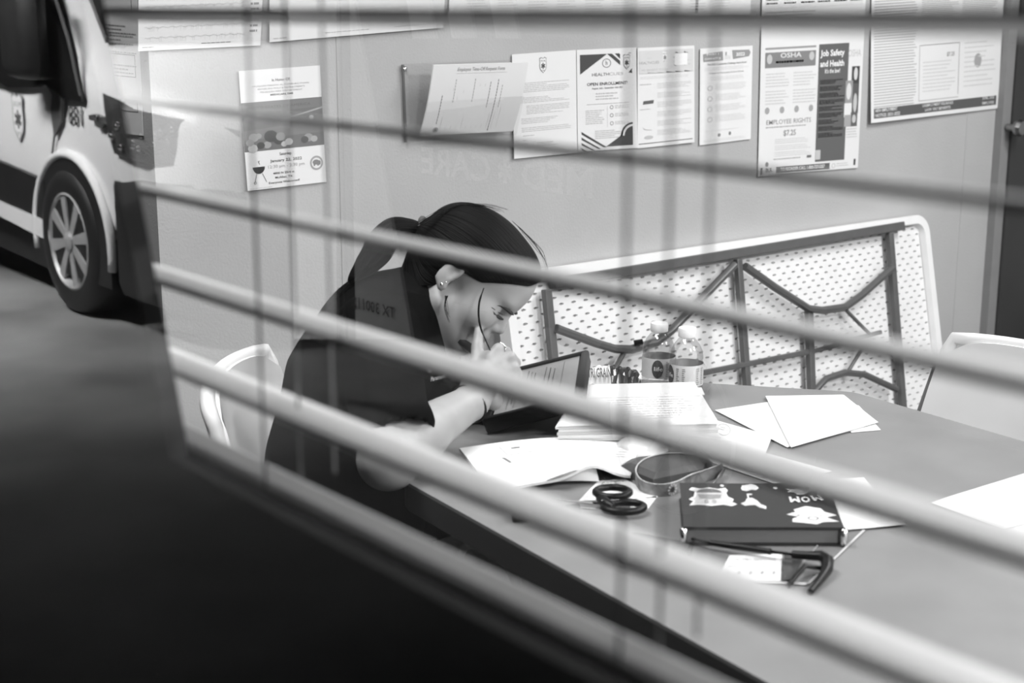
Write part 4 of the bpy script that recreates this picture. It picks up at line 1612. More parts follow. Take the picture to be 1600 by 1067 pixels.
# --- a pale quilted tote standing under the near table edge, a sheet sticking out of it
tote = thing('tote_bag', (-1.56, .89, 0), 'pale quilted tote bag standing under the near table edge', 'bag')
mb = MB()
nz, na = 12, 28
for j in range(nz + 1):
    z = .60 * j / nz
    for k in range(na):
        a = 2 * math.pi * k / na
        c_, s_ = math.cos(a), math.sin(a)
        rx = .165 * abs(c_) ** .5 * (1 if c_ > 0 else -1) * (1 - .10 * j / nz)
        ry = .085 * abs(s_) ** .5 * (1 if s_ > 0 else -1) * (1 - .12 * j / nz)
        wob = .004 * math.sin(5 * a + 3 * j) + .004 * math.sin(9 * a - 2 * j)
        mb.v.append((-1.56 + rx + wob, .89 + ry + wob, z + (.03 * math.cos(a + 2.6) if j == nz else 0)))
for j in range(nz):
    for k in range(na):
        l = (k + 1) % na
        mb.f.append((j * na + k, j * na + l, (j + 1) * na + l, (j + 1) * na + k))
mb.f.append(tuple(range(na - 1, -1, -1)))
mb.f.append(tuple(nz * na + k for k in range(na)))
mb.build('bag_body', mat('quilted_fabric', .62, .8, noise=.25, scale=45, bump=.8, bscale=70), tote, smooth=True, auto=60)
for sg_ in (-1, 1):
    MB().tube(smooth_path([(-1.64, .89 + .06 * sg_, .56), (-1.62, .89 + .07 * sg_, .64), (-1.56, .89 + .075 * sg_, .665), (-1.50, .89 + .07 * sg_, .64), (-1.48, .89 + .06 * sg_, .56)], 5), .007, 8).build('handle', MATS['quilted_fabric'], tote, smooth=True)
pa, pb = onz(813, 890, .655), onz(904, 940, .655)
dn = np.array([-.03, .05, -.17])
s = Sheet(pa, pb, pb + dn, pa + dn, up=(0, -1, 0))
s.build('loose_paper', 'white sheet sticking out of the bag beneath the near table edge', 'paper', group=G_LP)
# ================================================================== the seated person
class Field:
    """signed distance field on a grid; shapes are blended in, then meshed by surface nets"""

    def __init__(self, lo, hi, h):
        self.lo = np.array(lo, float)
        self.h = h
        self.n = np.ceil((np.array(hi) - self.lo) / h).astype(int) + 1
        self.d = np.full(self.n, 1.0, np.float32)

    def region(self, lo, hi):
        a = np.maximum(np.floor((np.array(lo) - self.lo) / self.h).astype(int), 0)
        b = np.minimum(np.ceil((np.array(hi) - self.lo) / self.h).astype(int) + 1, self.n)
        if np.any(b <= a):
            return None
        sl_ = tuple(slice(x, y) for x, y in zip(a, b))
        g = np.meshgrid(*[self.lo[i] + self.h * np.arange(a[i], b[i]) for i in range(3)], indexing='ij')
        return sl_, np.stack(g, -1).astype(np.float32)

    def blend(self, sl_, e, k, sub=False):
        d = self.d[sl_]
        if sub:
            e = -e
            hh = np.clip(.5 - .5 * (d - e) / k, 0, 1)
            self.d[sl_] = d * (1 - hh) + e * hh + k * hh * (1 - hh)
        else:
            hh = np.clip(.5 + .5 * (e - d) / k, 0, 1)
            self.d[sl_] = e * (1 - hh) + d * hh - k * hh * (1 - hh)

    def cone(self, a, b, ra, rb, k=.01, sub=False, squash=None):
        """tapered capsule; squash = (axis, factor) widens it along an axis"""
        a, b = np.array(a, float), np.array(b, float)
        m = max(ra, rb) * (squash[1] if squash else 1) + k * 3 + .01
        R = self.region(np.minimum(a, b) - m, np.maximum(a, b) + m)
        if R is None:
            return
        sl_, P = R
        aa, bb = a, b
        if squash:
            ax, f = np.array(squash[0], float), squash[1]
            mid = (a + b) / 2

            def sq(p):
                q = (p - mid) @ ax
                return p - np.multiply.outer(q * (1 - 1 / f), ax) if hasattr(q, 'shape') and q.shape else p - ax * q * (1 - 1 / f)
            P = sq(P).astype(np.float32)
            aa, bb = sq(a), sq(b)
        ab = bb - aa
        L2 = ab @ ab + 1e-12
        t = np.clip(((P - aa.astype(np.float32)) @ ab.astype(np.float32)) / L2, 0, 1)
        e = np.linalg.norm(P - aa.astype(np.float32) - t[..., None] * ab.astype(np.float32), axis=-1) - (ra + (rb - ra) * t)
        self.blend(sl_, e, k, sub)

    def ell(self, c, axes, r, k=.01, sub=False):
        c = np.array(c, float)
        m = max(r) + k * 3 + .01
        R = self.region(c - m, c + m)
        if R is None:
            return
        sl_, P = R
        q = np.stack([((P - c.astype(np.float32)) @ np.array(ax, np.float32)) for ax in axes], -1)
        r = np.array(r, np.float32)
        k0 = np.linalg.norm(q / r, axis=-1)
        k1 = np.linalg.norm(q / (r * r), axis=-1) + 1e-6
        e = k0 * (k0 - 1) / k1
        self.blend(sl_, e, k, sub)

    def mesh(self):
        d = self.d
        s = d < 0
        n = self.n
        idx = -np.ones(n - 1, int)
        c = [s[i:n[0] - 1 + i, j:n[1] - 1 + j, k:n[2] - 1 + k] for i in (0, 1) for j in (0, 1) for k in (0, 1)]
        tot = sum(x.astype(np.int8) for x in c)
        act = (tot > 0) & (tot < 8)
        cells = np.argwhere(act)
        idx[act] = np.arange(len(cells))
        acc = np.zeros((len(cells), 3))
        cnt = np.zeros(len(cells))
        offs = [(i, j, k) for i in (0, 1) for j in (0, 1) for k in (0, 1)]
        for a in offs:
            for ax in range(3):
                if a[ax] == 0:
                    b = list(a)
                    b[ax] = 1
                    da = d[cells[:, 0] + a[0], cells[:, 1] + a[1], cells[:, 2] + a[2]]
                    db = d[cells[:, 0] + b[0], cells[:, 1] + b[1], cells[:, 2] + b[2]]
                    x = (da < 0) != (db < 0)
                    t = np.where(x, da / (da - db + 1e-12), 0)
                    p = np.array(a, float)[None, :].repeat(len(cells), 0)
                    p[:, ax] = t
                    acc += p * x[:, None]
                    cnt += x
        V = self.lo + (cells + acc / np.maximum(cnt, 1)[:, None]) * self.h
        F = []
        for ax in range(3):
            o1, o2 = [(1, 2), (2, 0), (0, 1)][ax]
            sh = [slice(1, n[i] - 1) for i in range(3)]
            sh[ax] = slice(0, n[ax] - 1)
            sh2 = list(sh)
            sh2[ax] = slice(1, n[ax])
            A, B = s[tuple(sh)], s[tuple(sh2)]
            e = np.argwhere(A != B)
            base = np.array([1, 1, 1])
            base[ax] = 0
            e = e + base
            flip = s[e[:, 0], e[:, 1], e[:, 2]]
            q = []
            for da, db in ((-1, -1), (0, -1), (0, 0), (-1, 0)):
                cc = e.copy()
                cc[:, o1] += da
                cc[:, o2] += db
                q.append(idx[cc[:, 0], cc[:, 1], cc[:, 2]])
            q = np.stack(q, 1)
            q[~flip] = q[~flip][:, ::-1]
            F.append(q)
        F = np.concatenate(F)
        return V, F[(F >= 0).all(1)]


def smooth_mesh(V, F, it=2, lam=.5):
    for _ in range(it):
        acc = np.zeros_like(V)
        cnt = np.zeros(len(V))
        for a, b in ((0, 1), (1, 2), (2, 3), (3, 0)):
            np.add.at(acc, F[:, a], V[F[:, b]])
            np.add.at(acc, F[:, b], V[F[:, a]])
            np.add.at(cnt, F[:, a], 1)
            np.add.at(cnt, F[:, b], 1)
        V = V + lam * (acc / np.maximum(cnt, 1)[:, None] - V)
    return V


def mesh_obj(name, V, F, material, parent):
    mb = MB()
    mb.v = [tuple(p) for p in V]
    mb.f = [tuple(int(i) for i in f) for f in F]
    return mb.build(name, material, parent, smooth=True)


person = thing('person', (-2.05, .78, 0), 'woman in dark uniform polo, bent over the table, hand at her mouth', 'person')

# head frame: profile to the camera, pitched down
DH = 2.40
pit = math.radians(43)
yaw = math.radians(7)
hF0 = RT * math.cos(pit) - UP * math.sin(pit)
hU = RT * math.sin(pit) + UP * math.cos(pit)
hS0 = -FW                                  # her right side, towards the camera
hF = hF0 * math.cos(yaw) + hS0 * math.sin(yaw)
hS = hS0 * math.cos(yaw) - hF0 * math.sin(yaw)
H0 = at(713, 440, DH)
AX = (hF, hU, hS)


def hd_(f, u, s=0.0):
    return H0 + (hF * f + hU * u + hS * s) * .001


neckb = at(652, 505, 2.43)
shR = at(588, 528, 2.285)      # near (right) shoulder
shL = at(650, 530, 2.585)
elb = at(607, 716, 2.135)
wri = at(737, 628, 2.285)
hndc = at(757, 590, 2.315)
M_SKIN = mat('skin', .32, .5, noise=.05, scale=40, bump=.03, bscale=900)

f = Field((-2.62, .36, .60), (-1.55, 1.30, 1.36), .0034)
# --- skull and face
f.ell(hd_(6, 52), AX, (.095, .074, .073), .01)
f.ell(hd_(56, 55), AX, (.050, .058, .060), .02)
f.ell(hd_(46, -8), AX, (.053, .066, .056), .02)
f.cone(hd_(12, -40, 44), hd_(80, -70, 10), .020, .016, .022)
f.cone(hd_(12, -40, -44), hd_(80, -70, -10), .020, .016, .022)
f.ell(hd_(83, -69), AX, (.015, .014, .018), .014)
f.ell(hd_(68, -12, 38), AX, (.028, .026, .020), .016)
f.ell(hd_(68, -12, -38), AX, (.028, .026, .020), .016)
f.ell(hd_(88, 34, 20), AX, (.014, .010, .026), .012)
f.ell(hd_(88, 34, -20), AX, (.014, .010, .026), .012)
f.cone(hd_(95, 22), hd_(107, -9), .0065, .0085, .008)
f.ell(hd_(99, -14, 9), AX, (.009, .0065, .006), .005)
f.ell(hd_(99, -14, -9), AX, (.009, .0065, .006), .005)
for sgn in (1, -1):
    f.ell(hd_(97, 12, 32 * sgn), AX, (.014, .009, .015), .006, True)
    f.ell(hd_(80, 11, 32 * sgn), AX, (.0125, .0125, .0135), .003)
f.ell(hd_(92, -34), AX, (.012, .010, .024), .010)
f.ell(hd_(98, -35), AX, (.0055, .0045, .017), .004)
f.ell(hd_(96, -45), AX, (.006, .0052, .015), .004)
f.cone(hd_(104, -40, 20), hd_(104, -40, -20), .0018, .0018, .003, True)
# ears
for sgn in (1, -1):
    f.ell(hd_(-4, 6, 72 * sgn), (hF * .95 - hU * .3, hU * .95 + hF * .3, hS), (.015, .030, .0075), .004)
    f.ell(hd_(2, 8, 81 * sgn), AX, (.008, .016, .007), .003, True)
    f.ell(hd_(0, -20, 71 * sgn), AX, (.009, .010, .006), .004)
# neck
f.cone(hd_(-12, -28), neckb, .050, .056, .02)
f.cone(hd_(20, -50), neckb + np.array([0, 0, -.03]), .035, .05, .02)
# torso core and shoulders (inside the shirt)
ch = at(590, 600, 2.44)
f.cone(neckb, ch, .07, .09, .04)
f.cone(shR, shL, .05, .05, .03)
f.cone(ch, at(540, 690, 2.46), .09, .09, .03)
# near arm
f.cone(shR, elb, .046, .040, .02)
f.ell(elb + np.array([0, 0, -.004]), (RT, UP, FW), (.042, .040, .040), .015)
mid = elb * .62 + wri * .38 + UP * .004
f.cone(elb, mid, .042, .039, .015)
f.cone(mid, wri, .039, .0255, .015, squash=(UP, 1.06))
# far arm, folded behind
f.cone(shL, at(690, 660, 2.52), .044, .038, .02)
f.cone(at(690, 660, 2.52), at(735, 640, 2.46), .036, .028, .02)
f.cone(at(735, 640, 2.46), at(765, 625, 2.42), .026, .022, .015)


# --- the near hand: palm, thumb to the lips, fingers curled
def chain(pts, rs, k=.003):
    for i in range(len(pts) - 1):
        f.cone(pts[i], pts[i + 1], rs[i], rs[i + 1], k)


palm_ax = (at(775, 555, 2.3) - at(740, 622, 2.3))
palm_ax /= np.linalg.norm(palm_ax)
f.cone(wri, at(748, 605, 2.30), .0265, .028, .012)
f.cone(at(748, 605, 2.30), at(768, 566, 2.315), .0255, .021, .010, squash=(FW, 1.15))
f.cone(at(752, 598, 2.295), at(780, 574, 2.30), .021, .018, .010)
# thumb up along the cheek to the mouth
chain([at(745, 600, 2.30), at(744, 566, 2.315), at(746, 542, 2.328), at(748, 519, 2.338)], [.014, .0108, .0092, .0078], .005)
# index: out from the knuckle and folded back
chain([at(766, 560, 2.30), at(779, 545, 2.305), at(791, 550, 2.33), at(784, 562, 2.345)], [.0105, .0095, .0088, .0072])
chain([at(774, 570, 2.295), at(797, 558, 2.30), at(805, 567, 2.325), at(795, 577, 2.34)], [.0108, .0098, .009, .0075])
chain([at(777, 582, 2.295), at(803, 574, 2.30), at(808, 584, 2.32), at(797, 592, 2.335)], [.0102, .0092, .0085, .0072])
chain([at(776, 594, 2.295), at(798, 590, 2.30), at(802, 599, 2.315), at(792, 605, 2.33)], [.009, .0082, .0075, .0065])
V, F = f.mesh()
V = smooth_mesh(V, F, 2, .45)
mesh_obj('body', V, F, M_SKIN, person)

# --- eyes, brows, lashes and dark lid creases


def surf(u, s_, out=0.6):
    """point on the face skin at height u and side s (mm), found along the face's forward axis"""
    for F_ in np.arange(135, 20, -.5):
        p = hd_(F_, u, s_)
        i = np.round((p - f.lo) / f.h).astype(int)
        if f.d[tuple(i)] < 0:
            return hd_(F_ + out, u, s_)
    return hd_(90, u, s_)


M_BROW = mat('brow_hair', .03, .7, noise=.3, scale=300)


def surf_px(x, y, out=.0008):
    """first skin point met along the line of sight through a picture point"""
    for D_ in np.arange(2.25, 2.50, .0008):
        p = at(x, y, D_)
        i = np.round((p - f.lo) / f.h).astype(int)
        if f.d[tuple(i)] < 0:
            return at(x, y, D_ - out)
    return at(x, y, 2.36)


br = MB()
br.tube([surf_px(776, 477), surf_px(782, 477.5), surf_px(788, 480), surf_px(794, 484.5), surf_px(799, 489), surf_px(802, 491.5)], [.0009, .0021, .0030, .0035, .0034, .0016], 8)
br.build('eyebrow', M_BROW, person, smooth=True)
la = MB()
la.tube([surf_px(769, 485), surf_px(772, 490), surf_px(776, 493.5), surf_px(781, 496.5), surf_px(786, 499, .002)], [.0006, .0016, .0026, .0028, .0014], 8)
la.tube([surf_px(768, 480), surf_px(772, 483), surf_px(778, 487.5), surf_px(785, 491.5)], [.0004, .0009, .0011, .0006], 6)  # thin dark line standing in for the shade of the lid crease
la.build('lash_and_lid_crease', M_BROW, person, smooth=True)
for sgn in (-1,):
    br = MB()
    br.tube([surf(20, 50 * sgn), surf(26, 44 * sgn), surf(29, 36 * sgn), surf(30, 27 * sgn), surf(29, 18 * sgn), surf(27, 11 * sgn)], [.0008, .0016, .0024, .0030, .0030, .0014], 8)
    br.build('eyebrow', M_BROW, person, smooth=True)
    la = MB()
    la.tube([surf(10, 47 * sgn, 1.5), surf(7, 43 * sgn, 1.5), surf(5, 37 * sgn, 1.8), surf(4, 30 * sgn, 2), surf(5, 23 * sgn, 1.5)], [.0010, .0024, .0030, .0028, .0014], 6)
    la.tube([surf(13, 46 * sgn), surf(16, 40 * sgn), surf(17, 32 * sgn), surf(14, 24 * sgn)], [.0005, .0010, .0012, .0006], 6)  # far lid crease, its shade drawn as a dark thread
    la.build('lash_and_lid_crease', M_BROW, person, smooth=True)
ls = MB()
ls.tube([surf(-40, 18, 0), surf(-40, 10, 0), surf(-40, 0, 0), surf(-40, -10, 0), surf(-40, -18, 0)], .0013, 6)
ls.build('lip_line', mat('lip_shade', .14, .5, noise=.1), person, smooth=True)
MB().lathe([(.0005, -.0028), (.0026, -.0015), (.0030, 0), (.0020, .0022), (.0004, .003)], hd_(0, -19, 79.5), 10).build('ear_stud', M_CHROME, person, smooth=True)
MB().lathe([(.0004, -.0018), (.0018, 0), (.0004, .0018)], hd_(3, -12, 80.5), 8).build('ear_stud', M_CHROME, person, smooth=True)

# --- hair
M_HAIR = bpy.data.materials.new('dark_hair')
M_HAIR.use_nodes = True
nt = M_HAIR.node_tree
b_ = nt.nodes['Principled BSDF']
b_.inputs['Base Color'].default_value = (.018, .018, .018, 1)
b_.inputs['Roughness'].default_value = .5
b_.inputs['Specular IOR Level'].default_value = .07
at_ = nt.nodes.new('ShaderNodeAttribute')
at_.attribute_name = 'strand'
no_ = nt.nodes.new('ShaderNodeTexNoise')
no_.inputs['Scale'].default_value = 1.0
no_.inputs['Detail'].default_value = 4
bp_ = nt.nodes.new('ShaderNodeBump')
bp_.inputs['Strength'].default_value = .9
bp_.inputs['Distance'].default_value = .004
cr_ = nt.nodes.new('ShaderNodeValToRGB')
cr_.color_ramp.elements[0].color = (.002, .002, .002, 1)
cr_.color_ramp.elements[1].color = (.009, .009, .009, 1)
nt.links.new(at_.outputs['Vector'], no_.inputs['Vector'])
nt.links.new(no_.outputs['Fac'], bp_.inputs['Height'])
nt.links.new(no_.outputs['Fac'], cr_.inputs['Fac'])
nt.links.new(cr_.outputs['Color'], b_.inputs['Base Color'])
nt.links.new(bp_.outputs['Normal'], b_.inputs['Normal'])

tie = hd_(-97, 22, 0)
g = Field((-2.25, .62, .98), (-1.70, 1.20, 1.40), .0036)
g.ell(hd_(2, 58), AX, (.106, .074, .0805), .01)
g.ell(hd_(52, 68), AX, (.058, .052, .070), .015)
g.ell(hd_(-45, 25), AX, (.052, .058, .062), .02)
g.cone(hd_(-70, 22), tie, .034, .018, .02)
g.cone(hd_(-45, 10), hd_(-42, -62), .050, .036, .03)
for sgn in (1, -1):
    g.cone(hd_(34, 46, 66 * sgn), hd_(-6, 33, 74 * sgn), .012, .013, .012)
    g.cone(hd_(-6, 33, 74 * sgn), hd_(-50, 10, 62 * sgn), .014, .016, .015)
for sgn in (1, -1):
    g.cone(hd_(-32, 5, 36 * sgn), hd_(-26, -62, 34 * sgn), .026, .022, .02)
# carve the face free: below the hairline from temple to ear
sl_, P = g.region(g.lo, g.lo + g.h * (g.n - 1))
q = (P - H0.astype(np.float32)) * 1000
qf, qu, qs = q @ hF.astype(np.float32), q @ hU.astype(np.float32), q @ hS.astype(np.float32)
asd = np.abs(qs)
line = np.where(qf > 42, 25 + (qf - 42) * .86, np.where(qf > 8, 17 + (qf - 8) * .235, 17 - (8 - qf) * 2.2))
line = np.maximum(line, -46 - (qf + 40) * .2)
cut = (line - qu) * .001 * .8
behind = (qf + 14) * .001
cut = np.where(qf < -6, np.maximum((-76 - qu) * .001, -.02), cut)
g.d = np.maximum(g.d, cut.astype(np.float32))
V, F = g.mesh()
V = smooth_mesh(V, F, 2, .45)
hair = mesh_obj('hair', V, F, M_HAIR, person)


def strand_attr(o, V, c, ax, e1, e2, ka, kl):
    r = V - c
    a = np.arctan2(r @ e1, r @ e2)
    l = r @ ax
    A = o.data.attributes.new('strand', 'FLOAT_VECTOR', 'POINT')
    rad = np.linalg.norm(r, axis=1)
    A.data.foreach_set('vector', np.stack([np.cos(a) * ka, np.sin(a) * ka, rad * kl], 1).astype(np.float32).ravel())


strand_attr(hair, V, tie, hF, hU, hS, 26, 9)

# hair tie and pony tail
tt = MB()
for k in range(2):
    c_ = tie + hF * (.006 - .010 * k)
    dirn = (at(640, 358, 2.41) - tie)
    dirn /= np.linalg.norm(dirn)
    e1 = np.cross(dirn, hS)
    e1 /= np.linalg.norm(e1)
    tt.tube([c_ + (e1 * math.cos(a) + hS * math.sin(a)) * (.017 + .002 * math.sin(5 * a)) for a in np.linspace(0, 2 * math.pi, 18, endpoint=False)], .007, 8, closed=True)
tt.build('hair_tie', mat('scrunchie', .06, .7, noise=.5, scale=90), hair, smooth=True)
tp = smooth_path([tie, at(640, 361, 2.41), at(618, 362, 2.40), at(600, 375, 2.39), at(588, 395, 2.38), at(574, 412, 2.375), at(560, 426, 2.37), at(545, 440, 2.365)], 5)
n_ = len(tp)
rr = list(np.interp(np.linspace(0, 1, n_), [0, .12, .3, .55, .75, .9, 1], [.013, .020, .025, .025, .019, .011, .003]))
tl = MB().tube(tp, rr, 16)
ptl = tl.build('pony_tail', M_HAIR, hair, smooth=True)
Vt = np.array(tl.v)
A = ptl.data.attributes.new('strand', 'FLOAT_VECTOR', 'POINT')
vec = []
for i in range(n_):
    for k in range(16):
        a = 2 * math.pi * k / 16
        vec += [math.cos(a) * 7, math.sin(a) * 7, i * .06]
A.data.foreach_set('vector', np.array(vec, np.float32))
# loose wisps
rnd = random.Random(12)
wisps = []
for k in range(14):
    u = k / 13
    wisps.append([at(640 + 40 * u, 356 - 6 * u, 2.36), at(690 + 20 * u, 330 - 8 * rnd.random(), 2.37), at(735 + 25 * u, 318 + 4 * rnd.random(), 2.38), at(775 + 20 * u, 326 + 6 * rnd.random(), 2.38)])
for k in range(7):
    u = k / 6
    wisps.append([at(800 + 14 * u, 345 + 12 * u, 2.39), at(836 + 8 * rnd.random(), 380 + 10 * rnd.random(), 2.39), at(848 + 10 * rnd.random(), 402 + 10 * rnd.random(), 2.39), at(852 + 8 * rnd.random(), 420 + 10 * rnd.random(), 2.39)])
for k in range(9):
    wisps.append([at(700 - 2 * k * .3, 462, 2.325), at(697 + rnd.uniform(-3, 3), 480, 2.32), at(701 + rnd.uniform(-2, 3), 497 + rnd.uniform(-6, 8), 2.32)])
for k in range(4):
    wisps.append([at(752 + 10 * k, 448 + rnd.uniform(-3, 3), 2.35), at(775 + 8 * k, 450 + rnd.uniform(-2, 3), 2.352), at(800 + 5 * k, 446 + rnd.uniform(-3, 2), 2.355), at(822 + 2 * k, 440, 2.365)])
for k in range(22):
    a = at(604 - 2.4 * k, 372 + 3.0 * k, 2.362)
    wisps.append([a, at(590 - 3 * k, 398 + 3.2 * k + rnd.uniform(-3, 6), 2.355), at(572 - 2.2 * k + rnd.uniform(-4, 4), 415 + 2.0 * k + rnd.uniform(-4, 5), 2.355), at(556 - 1.1 * k + rnd.uniform(-6, 6), 432 + 1.0 * k + rnd.uniform(-5, 6), 2.355)])
wb = MB()
for w_ in wisps:
    pth = smooth_path(w_, 5)
    wb.tube(pth, [.00042 * (1 - .7 * i / len(pth)) for i in range(len(pth))], 4)
wo = wb.build('loose_strands', M_HAIR, hair)
wo['kind'] = 'stuff'
MB().tube(smooth_path([at(756, 450, 2.318), at(749, 472, 2.31), at(748, 495, 2.305), at(752, 515, 2.302), at(760, 534, 2.30), at(768, 552, 2.297)], 6),
          [.0009] * 4 + [.0016] * 16 + [.0010] * 11, 6).build('hanging_strand', M_HAIR, hair, smooth=True)

# --- polo shirt
M_SHIRT = mat('navy_polo', .0055, .9, noise=.25, scale=7, bump=.3, bscale=28, spec=.04)
sh = Field((-2.75, .30, .40), (-1.60, 1.36, 1.24), .0065)
sh.cone(at(655, 478, 2.43), at(600, 515, 2.43), .066, .088, .03, squash=(FW, 1.25))
sh.cone(at(602, 525, 2.43), at(578, 600, 2.44), .096, .128, .05, squash=(FW, 1.42))
sh.cone(at(578, 600, 2.44), at(548, 720, 2.46), .128, .128, .05, squash=(FW, 1.36))
sh.cone(at(548, 720, 2.46), at(535, 830, 2.47), .128, .135, .05, squash=(FW, 1.3))
sh.cone(shR + UP * .004, at(612, 668, 2.175), .066, .057, .035)
sh.cone(at(612, 668, 2.175), at(624, 676, 2.168), .057, .056, .02)
sh.cone(shL, at(690, 640, 2.54), .066, .058, .035)
# open sleeve, neck opening
sh.cone(at(622, 690, 2.160), at(645, 735, 2.13), .052, .060, .006, True)
sh.cone(at(700, 468, 2.42), at(678, 492, 2.42), .055, .050, .008, True)
V, F = sh.mesh()
V = smooth_mesh(V, F, 3, .5)
shirt = mesh_obj('shirt', V, F, M_SHIRT, person)
# collar
cl = MB()
nC = 26
cn = neckb + (H0 - neckb) * .42 - RT * .008
ca = (H0 - neckb) / np.linalg.norm(H0 - neckb)
c1 = np.cross(ca, FW)
c1 /= np.linalg.norm(c1)
c2 = np.cross(ca, c1)
for i in range(nC):
    a = 2 * math.pi * i / nC
    d_ = c1 * math.cos(a) + c2 * math.sin(a)
    for rad, up in ((.066, .012), (.074, -.006), (.082, -.030), (.078, -.030), (.068, -.004), (.062, .008)):
        cl.v.append(tuple(cn + d_ * rad + ca * up))
for i in range(nC):
    j = (i + 1) % nC
    for k in range(6):
        l = (k + 1) % 6
        cl.f.append((i * 6 + k, i * 6 + l, j * 6 + l, j * 6 + k))
cl.build('collar', M_SHIRT, shirt, smooth=True, auto=70)
# sewn name on the chest
vs, fs = text_shape('Paramedic', .01, .2)
p0, p1 = at(673, 596, 2.305), at(697, 590, 2.325)
du = (p1 - p0)
kx = 1 / vs[:, 0].max()
mb = MB().add([p0 + du * p[0] * kx + UP * .0095 * p[1] for p in vs], fs)
vs, fs = text_shape('R. De L', .01, .2)
p0b, p1b = at(669, 583, 2.305), at(690, 578, 2.322)
mb.add([p0b + (p1b - p0b) * p[0] / vs[:, 0].max() + UP * .0095 * p[1] for p in vs], fs)
mb.build('sewn_name', tone(.6), shirt)['kind'] = 'stuff'
# trousers
tr = Field((-2.75, .30, .0), (-1.45, 1.45, .80), .009)
hip = at(530, 820, 2.47)
hip[2] = .56
fwd = np.array([.69, .72, 0])
lft = np.array([-.72, .69, 0])
for sgn in (-1, 1):
    h0 = np.array([hip[0], hip[1], .52]) + lft * .09 * sgn
    kn = h0 + fwd * .40 + lft * .03 * sgn
    kn[2] = .50
    an = kn + fwd * .02
    an[2] = .09
    tr.cone(h0, kn, .088, .066, .03)
    tr.cone(kn, an, .064, .048, .02)
tr.cone(np.array([hip[0], hip[1], .52]), np.array([hip[0], hip[1], .62]), .125, .125, .05, squash=(lft, 1.25))
V, F = tr.mesh()
V = smooth_mesh(V, F, 2, .5)
mesh_obj('trousers', V, F, mat('navy_trousers', .005, .85, noise=.2, scale=10, bump=.2, bscale=30, spec=.04), person)
for sgn in (-1, 1):
    h0 = np.array([hip[0], hip[1], .52]) + lft * .12 * sgn
    an = h0 + fwd * .42
    MB().box(np.array([an[0], an[1], .045]) + fwd * .06, (.27, .095, .09), (fwd, lft, Zv), bevel=.03).build('boot', M_BLACKSOFT, person, smooth=True, auto=60)

# --- things she wears
wn = (hndc - elb) / np.linalg.norm(hndc - elb)
b0 = at(733, 631, 2.283)
e1 = np.cross(wn, FW)
e1 /= np.linalg.norm(e1)
e2 = np.cross(wn, e1)
MB().tube([b0 + (e1 * math.cos(a) * .0305 + e2 * math.sin(a) * .0285) for a in np.linspace(0, 2 * math.pi, 28, endpoint=False)], .0028, 8, closed=True).build('wrist_band', M_BLACKPL, person, smooth=True)
rc = at(780, 546, 2.3055)
ra = at(791, 550, 2.33) - at(779, 545, 2.305)
ra /= np.linalg.norm(ra)
e1 = np.cross(ra, UP)
e1 /= np.linalg.norm(e1)
e2 = np.cross(ra, e1)
MB().tube([rc + (e1 * math.cos(a) + e2 * math.sin(a)) * (.0106 + .0004 * (k % 2)) for k, a in enumerate(np.linspace(0, 2 * math.pi, 26, endpoint=False))], .0013, 6, closed=True).build('ring', M_CHROME, person, smooth=True)

# badge and pen clipped at her collar
bd = thing('badge', at(724, 560, 2.375), 'white card with a black clip hanging below her chin', 'badge')
MB().prism([at(720, 543, 2.37), at(739, 556, 2.37), at(733, 580, 2.375), at(728, 630, 2.38), at(716, 640, 2.38), at(722, 590, 2.375)], FW * .001).build('card', M_PAPER, bd)
MB().tube([at(718, 531, 2.362), at(740, 547, 2.362)], .007, 8).build('clip', M_BLACKPL, bd, smooth=True, auto=50)
MB().tube([at(716, 527, 2.36), at(722, 531, 2.36)], .003, 6).build('clip_end', M_CHROME, bd, smooth=True)
# ================================================================== the ambulance standing in the bay; it shows in the window glass
VY = 2.26


def vp(x, y, off=0.0):
    """point of the van's flank seen at picture point (x, y) by way of the glass"""
    q = ony(x, y, VY - off)
    return np.array([q[0], -q[1], q[2]])


van = thing('ambulance', (-7.4, -VY - 1.0, 0), 'white ambulance van reflected in the window glass, unit number 188 on its fender', 'ambulance')
M_VAN = mat('van_white', .78, .25, noise=.02, scale=2, coat=.4)
M_VBLK = mat('van_black', .012, .5, noise=.2, scale=8)
M_VGLASS = mat('van_glass', .012, .08, noise=.1, scale=3)
M_VGREY = mat('van_grey_trim', .09, .5, noise=.1)
# body: lofted cross-sections along x
st = [(-5.30, .46, .80, .62), (-5.36, .42, .92, .78), (-5.48, .40, 1.00, .90), (-5.72, .38, 1.06, .97), (-5.98, .36, 1.11, 1.0), (-6.25, .36, 1.18, 1.0), (-6.42, .36, 1.30, 1.0), (-6.75, .36, 1.62, 1.0), (-7.10, .36, 1.90, 1.0), (-7.5, .36, 2.10, 1.0), (-8.2, .36, 2.18, 1.0), (-9.6, .36, 2.2, 1.0), (-11.0, .36, 2.2, 1.0), (-11.1, .4, 2.15, .96)]
mb = MB()
NP = 40
for x, z0, z1, hw in st:
    for k in range(NP):
        a = 2 * math.pi * k / NP
        c, s_ = math.cos(a), math.sin(a)
        yy = math.copysign(abs(c) ** .11, c) * hw
        zz = (z0 + z1) / 2 + math.copysign(abs(s_) ** .34, s_) * (z1 - z0) / 2
        if zz > 1.05:
            yy *= 1 - .16 * (zz - 1.05)
        mb.v.append((x, -VY - 1.0 + yy, zz))
for i in range(len(st) - 1):
    for k in range(NP):
        l = (k + 1) % NP
        mb.f.append((i * NP + k, i * NP + l, (i + 1) * NP + l, (i + 1) * NP + k))
mb.f += [tuple(range(NP - 1, -1, -1)), tuple((len(st) - 1) * NP + k for k in range(NP))]
mb.build('body', M_VAN, van, smooth=True, auto=50)


def plate(name, px, m, off=.012, th=.01, parent=van):
    return MB().prism([vp(x, y, off) for x, y in px], (0, -th, 0)).build(name, m, parent)


